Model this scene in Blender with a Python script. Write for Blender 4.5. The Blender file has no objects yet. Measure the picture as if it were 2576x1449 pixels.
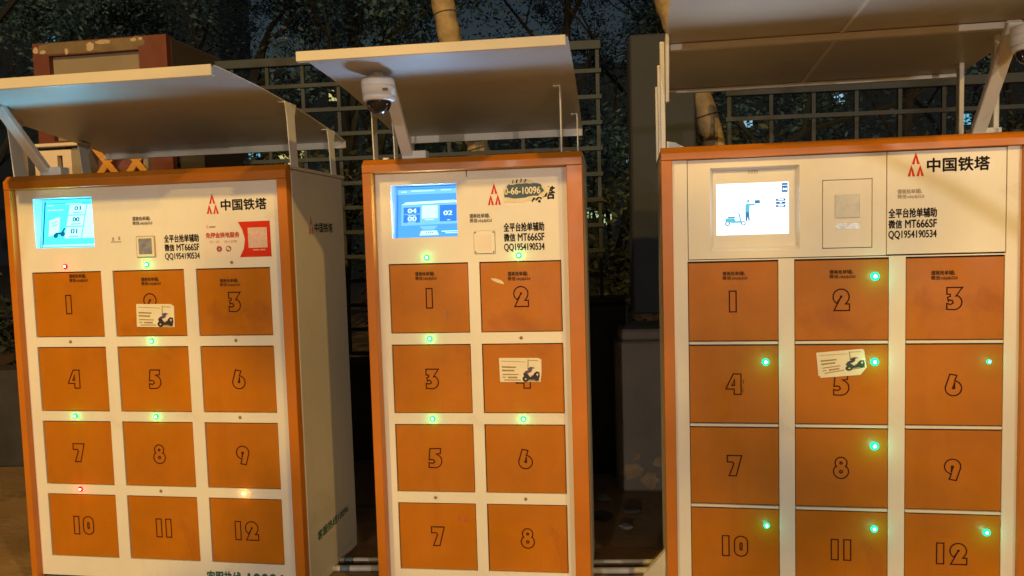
import bpy, bmesh, math, random
from mathutils import Vector, Matrix
R = math.radians
rnd = random.Random(7)
SC = bpy.context.scene
COL = SC.collection
ZG = 0.185                      # survey height of the pavement; everything below is measured from the same datum

# ------------------------------------------------------------------ camera
PITCH, ROLL, FPX = R(3.852), R(-1.6564), 1893.77
fw = Vector((0, math.cos(PITCH), -math.sin(PITCH)))
r0 = Vector((1, 0, 0)); u0 = r0.cross(fw)
cr = math.cos(ROLL)*r0 + math.sin(ROLL)*u0
cu_ = -math.sin(ROLL)*r0 + math.cos(ROLL)*u0
cam = bpy.data.cameras.new('camera')
cam.sensor_width = 36; cam.lens = 36*FPX/2576; cam.clip_start = 0.05; cam.clip_end = 400
camo = bpy.data.objects.new('camera', cam); COL.objects.link(camo)
M = Matrix.Identity(4)
for k, v in enumerate((cr, cu_, -fw)):
    for j in range(3): M[j][k] = v[j]
M.translation = Vector((0, 0, 1.55-ZG))
camo.matrix_world = M
SC.camera = camo

# ------------------------------------------------------------------ world, moonlight, exposure
w = bpy.data.worlds.new('World'); SC.world = w; w.use_nodes = True
nt = w.node_tree; nt.nodes.clear()
out = nt.nodes.new('ShaderNodeOutputWorld'); bg = nt.nodes.new('ShaderNodeBackground')
sky = nt.nodes.new('ShaderNodeTexSky'); sky.sky_type = 'NISHITA'; sky.sun_disc = False
sky.sun_elevation = R(8); sky.sun_rotation = R(160)
nt.links.new(sky.outputs[0], bg.inputs[0]); nt.links.new(bg.outputs[0], out.inputs[0])
bg.inputs[1].default_value = 0.0095
sun = bpy.data.lights.new('moonlight', 'SUN'); sun.energy = 0.012; sun.angle = R(2); sun.color = (0.75, 0.88, 1.0)
suno = bpy.data.objects.new('moonlight', sun); COL.objects.link(suno)
suno.rotation_euler = (R(58), 0, R(-20)); suno.location = (0, -4, 12)
vs = SC.view_settings
SC.display_settings.display_device = 'sRGB'
vs.view_transform = 'Standard'; vs.look = 'None'; vs.exposure = 0.2; vs.gamma = 1.0; vs.use_curve_mapping = False
SC.cycles.max_bounces = 6; SC.cycles.sample_clamp_indirect = 4.0
LAMP_COL = (1.0, 0.61, 0.15)
LAMP_W = {'left': 1400, 'right': 880, 'far': 2850}
FILL_COL = (1.0, .86, .70)  # colour of the unseen far lamps added as fill light

# ------------------------------------------------------------------ materials
def S(r, g, b):
    f = lambda c: (c/255/12.92) if c/255 <= .04045 else ((c/255+.055)/1.055)**2.4
    return (f(r), f(g), f(b), 1)
def mat(name, col, rough=.5, metal=0., var=0., scale=3., bump=0., bscale=60., stain=None, stain_amt=.5, stain_lo=.6, stain_scale=5, spec=.5, streak=0.,  rvar=0.0, emit=None, estr=0):
    m = bpy.data.materials.new(name); m.use_nodes = True
    t = m.node_tree; b = t.nodes['Principled BSDF']
    if len(col) == 3: col = (*col, 1)
    b.inputs['Base Color'].default_value = col
    b.inputs['Roughness'].default_value = rough; b.inputs['Metallic'].default_value = metal
    b.inputs['Specular IOR Level'].default_value = spec
    if emit:
        b.inputs['Emission Color'].default_value = (*emit[:3], 1); b.inputs['Emission Strength'].default_value = estr
    if var or stain or bump or rvar:
        tc = t.nodes.new('ShaderNodeTexCoord')
        cur = None
        if var:
            n = t.nodes.new('ShaderNodeTexNoise'); n.inputs['Scale'].default_value = scale; n.inputs['Detail'].default_value = 5; n.inputs['Roughness'].default_value = .62
            t.links.new(tc.outputs['Object'], n.inputs['Vector'])
            mr = t.nodes.new('ShaderNodeMapRange'); mr.inputs[1].default_value = .3; mr.inputs[2].default_value = .7
            mr.inputs[3].default_value = 1-var; mr.inputs[4].default_value = 1+var*.6
            t.links.new(n.outputs[0], mr.inputs[0])
            mx = t.nodes.new('ShaderNodeMix'); mx.data_type = 'RGBA'; mx.blend_type = 'MULTIPLY'; mx.inputs[0].default_value = 1
            mx.inputs[6].default_value = col
            t.links.new(mr.outputs[0], mx.inputs[7]); cur = mx.outputs[2]
        if stain:
            n2 = t.nodes.new('ShaderNodeTexNoise'); n2.inputs['Scale'].default_value = stain_scale; n2.inputs['Detail'].default_value = 7; n2.inputs['Roughness'].default_value = .68; n2.inputs['Distortion'].default_value = .6
            t.links.new(tc.outputs['Object'], n2.inputs['Vector'])
            mr2 = t.nodes.new('ShaderNodeMapRange'); mr2.inputs[1].default_value = stain_lo; mr2.inputs[2].default_value = stain_lo+.12
            mr2.inputs[3].default_value = 0; mr2.inputs[4].default_value = stain_amt
            t.links.new(n2.outputs[0], mr2.inputs[0])
            mx2 = t.nodes.new('ShaderNodeMix'); mx2.data_type = 'RGBA'
            t.links.new(mr2.outputs[0], mx2.inputs[0])
            if cur: t.links.new(cur, mx2.inputs[6])
            else: mx2.inputs[6].default_value = col
            mx2.inputs[7].default_value = (*stain[:3], 1); cur = mx2.outputs[2]
        if streak:
            mp = t.nodes.new('ShaderNodeMapping'); mp.inputs['Scale'].default_value = (11, 11, .7); t.links.new(tc.outputs['Object'], mp.inputs['Vector'])
            n5 = t.nodes.new('ShaderNodeTexNoise'); n5.inputs['Scale'].default_value = 1; n5.inputs['Detail'].default_value = 4; n5.inputs['Roughness'].default_value = .7
            t.links.new(mp.outputs[0], n5.inputs['Vector'])
            mr5 = t.nodes.new('ShaderNodeMapRange'); mr5.inputs[1].default_value = .54; mr5.inputs[2].default_value = .74; mr5.inputs[3].default_value = 0; mr5.inputs[4].default_value = streak
            t.links.new(n5.outputs[0], mr5.inputs[0])
            mx5 = t.nodes.new('ShaderNodeMix'); mx5.data_type = 'RGBA'; t.links.new(mr5.outputs[0], mx5.inputs[0]); t.links.new(cur, mx5.inputs[6])
            mx5.inputs[7].default_value = (col[0]*.45, col[1]*.40, col[2]*.34, 1); cur = mx5.outputs[2]
        if cur: t.links.new(cur, b.inputs['Base Color'])
        if rvar:
            n4 = t.nodes.new('ShaderNodeTexNoise'); n4.inputs['Scale'].default_value = scale*1.7; n4.inputs['Detail'].default_value = 4
            t.links.new(tc.outputs['Object'], n4.inputs['Vector'])
            mr4 = t.nodes.new('ShaderNodeMapRange'); mr4.inputs[1].default_value = .3; mr4.inputs[2].default_value = .7
            mr4.inputs[3].default_value = max(.05, rough-rvar); mr4.inputs[4].default_value = min(1, rough+rvar)
            t.links.new(n4.outputs[0], mr4.inputs[0]); t.links.new(mr4.outputs[0], b.inputs['Roughness'])
        if bump:
            n3 = t.nodes.new('ShaderNodeTexNoise'); n3.inputs['Scale'].default_value = bscale; n3.inputs['Detail'].default_value = 3
            t.links.new(tc.outputs['Object'], n3.inputs['Vector'])
            bp = t.nodes.new('ShaderNodeBump'); bp.inputs['Strength'].default_value = bump; bp.inputs['Distance'].default_value = .01
            t.links.new(n3.outputs[0], bp.inputs['Height']); t.links.new(bp.outputs[0], b.inputs['Normal'])
    return m
def glow(name, col, s):
    m = bpy.data.materials.new(name); m.use_nodes = True; t = m.node_tree; t.nodes.clear()
    o = t.nodes.new('ShaderNodeOutputMaterial'); e = t.nodes.new('ShaderNodeEmission')
    e.inputs[0].default_value = (*col[:3], 1); e.inputs[1].default_value = s
    t.links.new(e.outputs[0], o.inputs[0]); return m

MT = {}
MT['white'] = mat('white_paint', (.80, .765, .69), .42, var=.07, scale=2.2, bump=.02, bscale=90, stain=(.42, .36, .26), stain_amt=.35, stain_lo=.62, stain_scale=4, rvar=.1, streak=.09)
MT['whiteclean'] = mat('white_steel', (.74, .72, .68), .45, var=.06, scale=5, stain=(.4, .34, .26), stain_amt=.4, stain_lo=.62, stain_scale=7)
MT['orange'] = mat('orange_paint', (.48, .160, .005), .40, var=.17, scale=3.3, bump=.02, bscale=90, stain=(.30, .075, .012), stain_amt=.55, stain_lo=.59, stain_scale=2.6, rvar=.14, streak=.14, spec=.28)  # mottled tone also stands in for uneven shading across the doors
MT['frameorange'] = mat('orange_frame_paint', (.53, .165, .007), .38, var=.12, scale=4, stain=(.28, .08, .02), stain_amt=.5, stain_lo=.63, stain_scale=6, rvar=.1)
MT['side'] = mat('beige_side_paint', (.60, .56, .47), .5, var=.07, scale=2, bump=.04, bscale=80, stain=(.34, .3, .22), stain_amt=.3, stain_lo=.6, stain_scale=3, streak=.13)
MT['dark'] = mat('dark_gap', (.02, .014, .01), .7)
MT['canopy'] = mat('canopy_paint', (.54, .53, .50), .42, var=.08, scale=1.8, stain=(.33, .27, .2), stain_amt=.4, stain_lo=.6, stain_scale=3.5, bump=.05, bscale=12)
MT['lip'] = mat('canopy_lip_paint', (.60, .54, .44), .42, var=.06, scale=6, stain=(.45, .38, .28), stain_amt=.4, stain_lo=.62, stain_scale=9)
MT['ink'] = mat('black_ink', (.012, .009, .010), .8, spec=.15)
MT['inkfade'] = mat('faded_ink', (.075, .03, .012), .8, spec=.15)
MT['inkgrey'] = mat('worn_grey_ink', (.13, .10, .075), .6)
MT['inkpale'] = mat('pale_worn_ink', (.36, .31, .25), .6)
MT['digit'] = mat('digit_outline', (.045, .008, .006), .8, spec=.15)
MT['red'] = mat('red_print', (.62, .035, .012), .7, var=.08, scale=9, spec=.15)
MT['redink'] = mat('red_brown_print', (.50, .09, .06), .5)
MT['poster'] = mat('poster_paper', (.80, .72, .64), .5, var=.04, scale=8)
MT['pinkprint'] = mat('pale_pink_print', (.72, .50, .42), .55, var=.15, scale=60)
MT['maroon'] = mat('maroon_print', (.34, .05, .07), .5)
MT['teal'] = mat('teal_print', (.035, .085, .11), .45, var=.35, scale=30)
MT['cream'] = mat('torn_paper', (.78, .70, .52), .7, var=.2, scale=25)
MT['tealink'] = mat('teal_print_ink', (.035, .12, .10), .5)
MT['plate'] = mat('clear_plate_paper', (.78, .74, .60), .3, var=.06, scale=20)
MT['plateedge'] = mat('plate_edge', (.46, .36, .18), .3)
MT['platepurple'] = mat('weathered_code_paper', (.25, .25, .33), .5, var=.4, scale=55)
MT['plategrey'] = mat('pale_code_paper', (.62, .62, .60), .4, var=.12, scale=40)
MT['foil'] = mat('worn_foil', (.5, .52, .54), .3, metal=.5, var=.5, scale=70)
MT['flyer'] = mat('flyer_paper', (.80, .74, .58), .45, var=.06, scale=25)
MT['flyerline'] = mat('flyer_line_print', (.33, .24, .07), .5, var=.3, scale=70)
MT['flyerpink'] = mat('flyer_rust_print', (.46, .25, .13), .5, var=.3, scale=70)
MT['flyerolive'] = mat('flyer_olive_print', (.38, .33, .10), .5)
MT['scooterdark'] = mat('scooter_dark_print', (.035, .02, .03), .5, var=.5, scale=90)
MT['scooterviolet'] = mat('scooter_violet_print', (.11, .07, .17), .5)
MT['scootergreen'] = mat('scooter_green_print', (.02, .06, .045), .5)
MT['ledoff'] = mat('unlit_lens', (.26, .18, .07), .3)
MT['ledoffring'] = mat('lens_ring', (.09, .07, .04), .3)
MT['camwhite'] = mat('camera_housing', (.82, .80, .76), .35, var=.03)
MT['glass'] = mat('dark_dome_glass', (.01, .012, .015), .04, spec=.8)
MT['lens'] = mat('lens_black', (.005, .005, .006), .2)
MT['fence'] = mat('fence_grey_paint', (.034, .043, .056), .6, spec=.3, var=.2, scale=6, stain=(.12, .06, .03), stain_amt=.5, stain_lo=.62, stain_scale=14)
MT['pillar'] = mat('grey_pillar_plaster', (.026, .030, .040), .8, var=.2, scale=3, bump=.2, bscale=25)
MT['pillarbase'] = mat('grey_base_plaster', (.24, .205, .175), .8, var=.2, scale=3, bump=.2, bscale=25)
MT['peel'] = mat('exposed_brown_plaster', (.42, .29, .17), .9, var=.3, scale=18, bump=.3, bscale=40)
MT['wall'] = mat('dark_brick_wall', (.045, .04, .036), .9, var=.4, scale=4, bump=.4, bscale=18)
MT['bark'] = mat('pale_bare_bark', (.36, .255, .135), .8, var=.45, scale=7, bump=.9, bscale=26, stain=(.12, .08, .045), stain_amt=.6, stain_lo=.6, stain_scale=9)
MT['barkring'] = mat('bark_ring', (.06, .045, .03), .9)
MT['darkbark'] = mat('dark_bark', (.012, .012, .012), .9, var=.3, scale=8, bump=.4, bscale=15)
MT['kred'] = mat('peeling_red_paint', (.115, .024, .014), .6, var=.2, scale=6, stain=(.30, .22, .12), stain_amt=.25, stain_lo=.6, stain_scale=5)
MT['kpeel'] = mat('peeled_beige_patch', (.40, .31, .22), .8, var=.25, scale=12)
MT['kolive'] = mat('bare_primer', (.15, .105, .055), .8, var=.35, scale=8)
MT['kbeige'] = mat('kiosk_beige', (.22, .175, .125), .7, var=.12, scale=4)
MT['kcream'] = mat('kiosk_cream', (.66, .54, .42), .6, var=.1, scale=5)
MT['knavy'] = mat('navy_panel', (.035, .04, .075), .4)
MT['kdark'] = mat('kiosk_dark_side', (.06, .045, .03), .7, var=.25, scale=5)
MT['kyellow'] = mat('yellow_lattice_paint', (.55, .25, .035), .5, var=.15, scale=9)
MT['kgrey'] = mat('kiosk_grey', (.24, .205, .16), .7, var=.1)
MT['kmaroon'] = mat('maroon_board', (.15, .045, .04), .6, var=.15)
MT['pipe'] = mat('white_pvc', (.68, .64, .58), .35, var=.15, scale=12)
MT['tape'] = mat('blue_tape', (.16, .22, .25), .4)
MT['ground'] = mat('paving', (.30, .19, .095), .9, var=.35, scale=1.6, bump=.5, bscale=30, stain=(.06, .05, .04), stain_amt=.7, stain_lo=.55, stain_scale=2.2)
MT['stone'] = mat('rubble_stone', (.10, .085, .065), .9, var=.3, scale=20)
MT['litter'] = mat('pale_litter', (.35, .33, .30), .7, var=.2, scale=20)
MT['bin'] = mat('dark_plastic', (.022, .026, .026), .6)
MT['facade'] = mat('apartment_facade', (.10, .14, .18), .85, var=.2, scale=.6)
MT['pane'] = mat('unlit_glass', (.05, .07, .09), .5)
MT['sill'] = mat('window_frame', (.08, .11, .14), .6)
MT['litblue'] = glow('lit_window_blue', (.42, .78, 1.0), .6)
MT['litcyan'] = glow('lit_window_cyan', (.22, .72, .95), .6)
MT['lityellow'] = glow('lit_window_yellow', (.95, .85, .30), .6)
MT['litgreen'] = glow('lit_window_green', (.70, .95, .50), .6)
MT['pole'] = mat('lamp_post_steel', (.2, .2, .2), .5)
MT['lampglass'] = glow('sodium_glass', LAMP_COL, 12)
def leafmat(name, c1, c2):
    m = mat(name, c1, .6, var=.0)
    t = m.node_tree; b = t.nodes['Principled BSDF']
    tc = t.nodes.new('ShaderNodeTexCoord'); n = t.nodes.new('ShaderNodeTexNoise'); n.inputs['Scale'].default_value = 1.3; n.inputs['Detail'].default_value = 4
    t.links.new(tc.outputs['Object'], n.inputs['Vector'])
    cr_ = t.nodes.new('ShaderNodeValToRGB'); cr_.color_ramp.elements[0].position = .38; cr_.color_ramp.elements[1].position = .64
    cr_.color_ramp.elements[0].color = (*c1, 1); cr_.color_ramp.elements[1].color = (*c2, 1)
    t.links.new(n.outputs[0], cr_.inputs[0]); t.links.new(cr_.outputs[0], b.inputs['Base Color'])
    return m
MT['leafA'] = leafmat('leaf_dark_green', (.014, .036, .055), (.045, .105, .150))
MT['leafB'] = leafmat('leaf_blue_green', (.012, .030, .055), (.036, .085, .140))
MT['leafC'] = leafmat('leaf_hedge', (.018, .026, .014), (.06, .075, .04))
# screens
MT['s1bg'] = glow('screen_cyan', (.045, .48, .70), 2.4)
MT['s1jam'] = None
MT['s1hi'] = glow('screen_pale_cyan', (.30, .78, .92), 2.2)
MT['s1dk'] = glow('screen_deep_cyan', (.01, .25, .42), .6)
MT['s2bg'] = glow('screen_blue', (.07, .29, .80), 1.5)
MT['s2mid'] = glow('screen_mid_blue', (.15, .44, .92), 1.5)
MT['s2dk'] = glow('screen_deep_blue', (.035, .17, .58), 1.5)
MT['s2hi'] = glow('screen_white_blue', (.55, .90, 1.0), 1.3)
MT['s3bg'] = glow('screen_white', (.90, .95, 1.0), 1.5)
MT['s3dk'] = glow('screen_icon_blue', (.03, .16, .36), 1.0)
MT['s3lt'] = glow('screen_light_aqua', (.13, .55, .70), 1.0)
MT['s3md'] = glow('screen_slate', (.05, .22, .40), 1.0)
LED = {'r': glow('led_red', (1.0, .012, .012), 1.3), 'g': glow('led_green', (.02, 1.0, .26), 1.2), 'a': glow('led_amber', (1.0, .55, .12), 1.6),
       'G': glow('led_mint', (.02, 1.0, .48), 1.3)}
LEDCORE = {k: glow('led_core_'+k, c, 30) for k, c in dict(r=(1, .55, .5), g=(.5, 1, .75), a=(1, .9, .7), G=(.5, 1, .8)).items()}

# ------------------------------------------------------------------ mesh helpers
class MB:
    def __init__(s): s.v = []; s.f = []; s.mi = []
    def add(s, vs, fs, mi=0):
        n = len(s.v); s.v += [tuple(v) for v in vs]; s.f += [tuple(n+i for i in f) for f in fs]; s.mi += [mi]*len(fs); return s
    def box(s, x0, x1, y0, y1, z0, z1, mi=0):
        return s.add([(x, y, z) for z in (z0, z1) for y in (y0, y1) for x in (x0, x1)],
                     [(0, 2, 3, 1), (4, 5, 7, 6), (0, 1, 5, 4), (2, 6, 7, 3), (0, 4, 6, 2), (1, 3, 7, 5)], mi)
    def quad(s, a, b, c, d, mi=0): return s.add([a, b, c, d], [(0, 1, 2, 3)], mi)
    def poly(s, pts, mi=0): return s.add(pts, [tuple(range(len(pts)))], mi)
    def prism(s, pts, d, mi=0):          # polygon extruded by vector d
        n = len(pts); d = Vector(d); q = [Vector(p)+d for p in pts]
        return s.add(list(pts)+q, [tuple(range(n-1, -1, -1)), tuple(range(n, 2*n))] + [(i, (i+1) % n, n+(i+1) % n, n+i) for i in range(n)], mi)
    def tube(s, path, rad, seg=10, mi=0, caps=True):
        if not isinstance(rad, (list, tuple)): rad = [rad]*len(path)
        P = [Vector(p) for p in path]; rings = []
        for i, p in enumerate(P):
            t = (P[min(i+1, len(P)-1)]-P[max(i-1, 0)]).normalized()
            a = t.cross(Vector((0, 0, 1)))
            if a.length < .05: a = t.cross(Vector((1, 0, 0)))
            a.normalize(); b = t.cross(a)
            rings.append([p+rad[i]*(math.cos(2*math.pi*k/seg)*a+math.sin(2*math.pi*k/seg)*b) for k in range(seg)])
        vs = [v for r in rings for v in r]; fs = []
        for i in range(len(P)-1):
            for k in range(seg):
                fs.append((i*seg+k, i*seg+(k+1) % seg, (i+1)*seg+(k+1) % seg, (i+1)*seg+k))
        if caps: fs += [tuple(range(seg-1, -1, -1)), tuple((len(P)-1)*seg+k for k in range(seg))]
        return s.add(vs, fs, mi)
    def lathe(s, prof, c, seg=24, mi=0, axis='z', a0=0):   # prof: list of (radius, height) from bottom to top
        vs = []
        for r, h in prof:
            for k in range(seg):
                a = 2*math.pi*k/seg; x, y = r*math.cos(a), r*math.sin(a)
                vs.append((c[0]+x, c[1]+y, c[2]+h) if axis == 'z' else (c[0]+x, c[1]-h, c[2]+y))
        fs = []
        for i in range(len(prof)-1):
            for k in range(seg):
                q = (i*seg+k, i*seg+(k+1) % seg, (i+1)*seg+(k+1) % seg, (i+1)*seg+k)
                fs.append(q)
        fs.append(tuple(range(seg-1, -1, -1))); n = (len(prof)-1)*seg; fs.append(tuple(n+k for k in range(seg)))
        return s.add(vs, fs, mi)
    def build(s, name, mats, parent=None, bevel=0, smooth=False, seg=1):
        me = bpy.data.meshes.new(name); me.from_pydata(s.v, [], s.f)
        if not isinstance(mats, (list, tuple)): mats = [mats]
        for m in mats: me.materials.append(MT[m] if isinstance(m, str) else m)
        for p, i in zip(me.polygons, s.mi): p.material_index = i; p.use_smooth = smooth
        me.update()
        if bevel:
            bm = bmesh.new(); bm.from_mesh(me)
            bmesh.ops.recalc_face_normals(bm, faces=bm.faces)
            es = [e for e in bm.edges if len(e.link_faces) == 2 and e.calc_face_angle(0) > .5]
            bmesh.ops.bevel(bm, geom=es, offset=bevel, segments=seg, affect='EDGES', clamp_overlap=True)
            bm.to_mesh(me); bm.free()
        o = bpy.data.objects.new(name, me); COL.objects.link(o)
        if parent: o.parent = parent
        return o
def empty(name, loc, rz=0, **props):
    o = bpy.data.objects.new(name, None); COL.objects.link(o); o.location = loc; o.rotation_euler = (0, 0, rz)
    o.empty_display_size = .1
    for k, v in props.items(): o[k] = v
    return o
def tag(o, **p):
    for k, v in p.items(): o[k] = v
    return o
def Z(z): return z-ZG

# flat print on a plane: F (front, faces -y) or D (right side, faces +x)
def toplane(pts2, off, plane):
    if plane[0] == 'F': return [(x, plane[1]-off, z) for x, z in pts2]
    return [(plane[1]+off, x, z) for x, z in pts2]
def flat(name, polys, plane, mats, parent, off=.0008):
    """polys: list of (pts2, material index, extra lift)"""
    b = MB()
    for p in polys:
        pts, mi = p[0], (p[1] if len(p) > 1 else 0); lift = p[2] if len(p) > 2 else 0
        b.poly(toplane(pts, off+lift, plane), mi)
    return b.build(name, mats, parent)
def rect(x0, x1, z0, z1): return [(x0, z0), (x1, z0), (x1, z1), (x0, z1)]
_tc = {}
def text_mesh(body, bold=0.):
    k = (body, bold)
    if k not in _tc:
        c = bpy.data.curves.new('lettering', 'FONT'); c.body = body; c.size = 1; c.offset = bold; c.resolution_u = 4
        o = bpy.data.objects.new('lettering', c); COL.objects.link(o)
        dg = bpy.context.evaluated_depsgraph_get(); dg.update()
        me = bpy.data.meshes.new_from_object(o.evaluated_get(dg))
        vs = [v.co.copy() for v in me.vertices]; fs = [tuple(p.vertices) for p in me.polygons]
        bpy.data.objects.remove(o); bpy.data.curves.remove(c); bpy.data.meshes.remove(me)
        x0 = min(v.x for v in vs); x1 = max(v.x for v in vs); y0 = min(v.y for v in vs); y1 = max(v.y for v in vs)
        _tc[k] = ([((v.x-x0)/(x1-x0), (v.y-y0)/(y1-y0)) for v in vs], fs)
    return _tc[k]
def lettering(name, items, plane, m, parent, off=.0009):
    """items: (body, x0, x1, z0, z1[, bold, slope, mi])"""
    b = MB()
    for it in items:
        body, x0, x1, z0, z1 = it[:5]; bold = it[5] if len(it) > 5 else .0; slope = it[6] if len(it) > 6 else 0; mi = it[7] if len(it) > 7 else 0
        vs, fs = text_mesh(body, 0)
        sh = bold*(z1-z0)
        for kk, (dx, dz) in enumerate(((0, 0), (sh, 0), (-sh, 0), (0, sh), (0, -sh)) if bold else ((0, 0),)):
            p2 = [(x0+u*(x1-x0)+dx, z0+v*(z1-z0)+slope*(u-.5)*(x1-x0)+dz) for u, v in vs]
            b.add(toplane(p2, off+kk*.00002, plane), fs, mi)
    return b.build(name, m, parent)
def ribbon(b, pts, wd, plane, off, mi=0, closed=True):
    n = len(pts); A = []; B = []
    P = [Vector(p) for p in pts]
    for i in range(n):
        if closed: p0, p1, p2 = P[i-1], P[i], P[(i+1) % n]
        else: p0, p1, p2 = P[max(i-1, 0)], P[i], P[min(i+1, n-1)]
        d1 = (p1-p0); d2 = (p2-p1)
        if d1.length < 1e-9: d1 = d2
        if d2.length < 1e-9: d2 = d1
        d1 = d1.normalized(); d2 = d2.normalized()
        n1 = Vector((-d1.y, d1.x)); n2 = Vector((-d2.y, d2.x)); m = n1+n2
        if m.length < .2: m = n1
        m.normalize(); k = min(1/max(m.dot(n1), .35), 2.2)
        A.append(p1+m*wd*k/2); B.append(p1-m*wd*k/2)
    for i in range(n if closed else n-1):
        j = (i+1) % n
        b.poly(toplane([B[i], B[j], A[j], A[i]], off+(i % 2)*.00002, plane), mi)
def arc(cx, cy, r, a0, a1, n=14, ry=None):
    ry = ry or r
    return [(cx+r*math.cos(R(a0+(a1-a0)*i/n)), cy+ry*math.sin(R(a0+(a1-a0)*i/n))) for i in range(n+1)]
six = [(.20, 1.0), (.50, .94), (.41, .68)] + arc(.36, .34, .35, 78, -205, 22)
GLY = {
 '1': (.31, [[(0, 0), (.31, 0), (.31, 1), (0, 1)]]),
 '0': (.62, [arc(.31, .72, .31, 0, 180, 10, .28)+arc(.31, .28, .31, 180, 360, 10, .28), arc(.31, .62, .045, 0, 180, 4)+arc(.31, .36, .045, 180, 360, 4)]),
 '2': (.74, [arc(.37, .65, .36, 238, -32, 18)+[(.57, .31), (.74, .31), (.74, 0), (.05, 0), (.36, .63)], arc(.375, .66, .03, 0, 330, 6)]),
 '3': (.68, [[(.02, 1), (.68, 1), (.40, .60)]+arc(.32, .32, .34, 62, -88, 10)+[(.02, 0), (.02, .27), (.18, .22), (.29, .29), (.25, .40), (.13, .43), (.09, .38), (.05, .55), (.17, .60), (.16, .69), (.02, .70)]]),
 '4': (.70, [[(.34, 1), (.70, 1), (.70, 0), (.38, 0), (.38, .26), (0, .26), (.02, .34)], [(.40, .74), (.28, .44), (.40, .44)]]),
 '5': (.70, [[(.09, 1), (.66, 1), (.63, .74), (.40, .72)]+arc(.34, .35, .36, 68, -88, 12)+[(.02, 0), (.02, .26), (.20, .21), (.32, .29), (.28, .40), (.15, .43), (.03, .41)]]),
 '6': (.72, [six, arc(.37, .36, .05, 0, 330, 7), [(.41, .62), (.36, .40), (.40, .42)]]),
 '7': (.70, [[(.02, 1), (.70, 1), (.44, 0), (.10, 0), (.33, .58), (.28, .68), (.02, .68)]]),
 '8': (.68, [arc(.34, .74, .27, -42, 222, 16)+arc(.34, .32, .34, 138, 402, 18), arc(.34, .73, .055, 0, 330, 8), arc(.34, .31, .065, 0, 330, 8)]),
 '9': (.72, [[(.72-x, 1-y) for x, y in six], arc(.35, .64, .05, 0, 330, 7), [(.31, .38), (.36, .60), (.32, .58)]]),
}
def digits(txt, cx, cz, h, plane, parent, wd=.0042):
    tot = 0; pos = []
    for ch in txt: pos.append(tot); tot += GLY[ch][0]+.26
    tot -= .26; b = MB()
    for ch, p in zip(txt, pos):
        for pl in GLY[ch][1]:
            ribbon(b, [(cx+(p+x-tot/2)*h, cz+(y-.5)*h) for x, y in pl], wd, plane, .0009)
    return b.build('door_number', 'digit', parent)

def grid_plate(b, xs, zs, y0, y1, hole, mi=0):
    """front plate between y0 (front) and y1, cells for which hole(xc,zc) is true stay open"""
    nx, nz = len(xs)-1, len(zs)-1
    H = [[hole((xs[i]+xs[i+1])/2, (zs[j]+zs[j+1])/2) for j in range(nz)] for i in range(nx)]
    for i in range(nx):
        for j in range(nz):
            if H[i][j]: continue
            a, c, d, e = xs[i], xs[i+1], zs[j], zs[j+1]
            b.quad((a, y0, d), (c, y0, d), (c, y0, e), (a, y0, e), mi)
            sol = lambda p, q: 0 <= p < nx and 0 <= q < nz and not H[p][q]
            if not sol(i-1, j): b.quad((a, y1, d), (a, y0, d), (a, y0, e), (a, y1, e), mi)
            if not sol(i+1, j): b.quad((c, y0, d), (c, y1, d), (c, y1, e), (c, y0, e), mi)
            if not sol(i, j-1): b.quad((a, y0, d), (a, y1, d), (c, y1, d), (c, y0, d), mi)
            if not sol(i, j+1): b.quad((a, y0, e), (c, y0, e), (c, y1, e), (a, y1, e), mi)
def led(kind, x, y, z, parent, r=.0042, k=1.0):
    b = MB()
    if kind == '-':
        b.lathe([(r*1.5, 0), (r*1.5, .0015), (r*1.05, .002), (r*.9, .004), (r*.3, .0055)], (x, y, z), 10, 0, 'y')
        return b.build('indicator_light', 'ledoff', parent)
    big = kind == 'G'; rr = (.0135 if big else .0105)*k
    b.lathe([(rr, 0), (rr*.98, .0018), (rr*.8, .0035), (rr*.34, .0046)], (x, y, z), 16, 0, 'y')
    b.lathe([(rr*.34, .0044), (rr*.30, .0056), (rr*.1, .0062)], (x, y, z), 10, 1, 'y')
    o = b.build('indicator_light', [LED[kind], LEDCORE[kind]], parent)
    o['label'] = {'r': 'lit red indicator light', 'g': 'lit green indicator light', 'a': 'lit amber indicator light', 'G': 'lit mint green indicator light'}[kind]
    L = bpy.data.lights.new('indicator_glow', 'POINT'); L.color = {'r': (1, .02, .02), 'g': (.03, 1, .25), 'a': (1, .5, .1), 'G': (.03, 1, .55)}[kind]
    L.energy = (.060 if big else .024)*k*k; L.shadow_soft_size = .002
    lo = bpy.data.objects.new('indicator_glow', L); COL.objects.link(lo); lo.parent = o; lo.location = (x, y-(.034 if big else .018), z)
    return o
def logo(ax, az, bw, bh, plane, parent, m='red', off=.0009):
    """three-legged red arrow emblem: apex (ax,az), base width bw, height bh"""
    def A(cx, top, w, h, leg):
        return [[(cx, top), (cx, top-leg*2.0), (cx-w/2+leg, top-h), (cx-w/2, top-h)], [(cx, top), (cx+w/2, top-h), (cx+w/2-leg, top-h), (cx, top-leg*2.0)]]
    W = bw; lg = W*.17
    P = A(ax, az, W*.50, bh*.5, lg) + A(ax-W*.27, az-bh*.52, W*.46, bh*.48, lg*.95) + A(ax+W*.27, az-bh*.52, W*.46, bh*.48, lg*.95)
    return flat('emblem', [(p,) for p in P], plane, m, parent, off)

# ------------------------------------------------------------------ ground and setting
b = MB(); b.quad((-150, -60, 0), (150, -60, 0), (150, 220, 0), (-150, 220, 0))
tag(b.build('ground', 'ground'), kind='structure')

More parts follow.
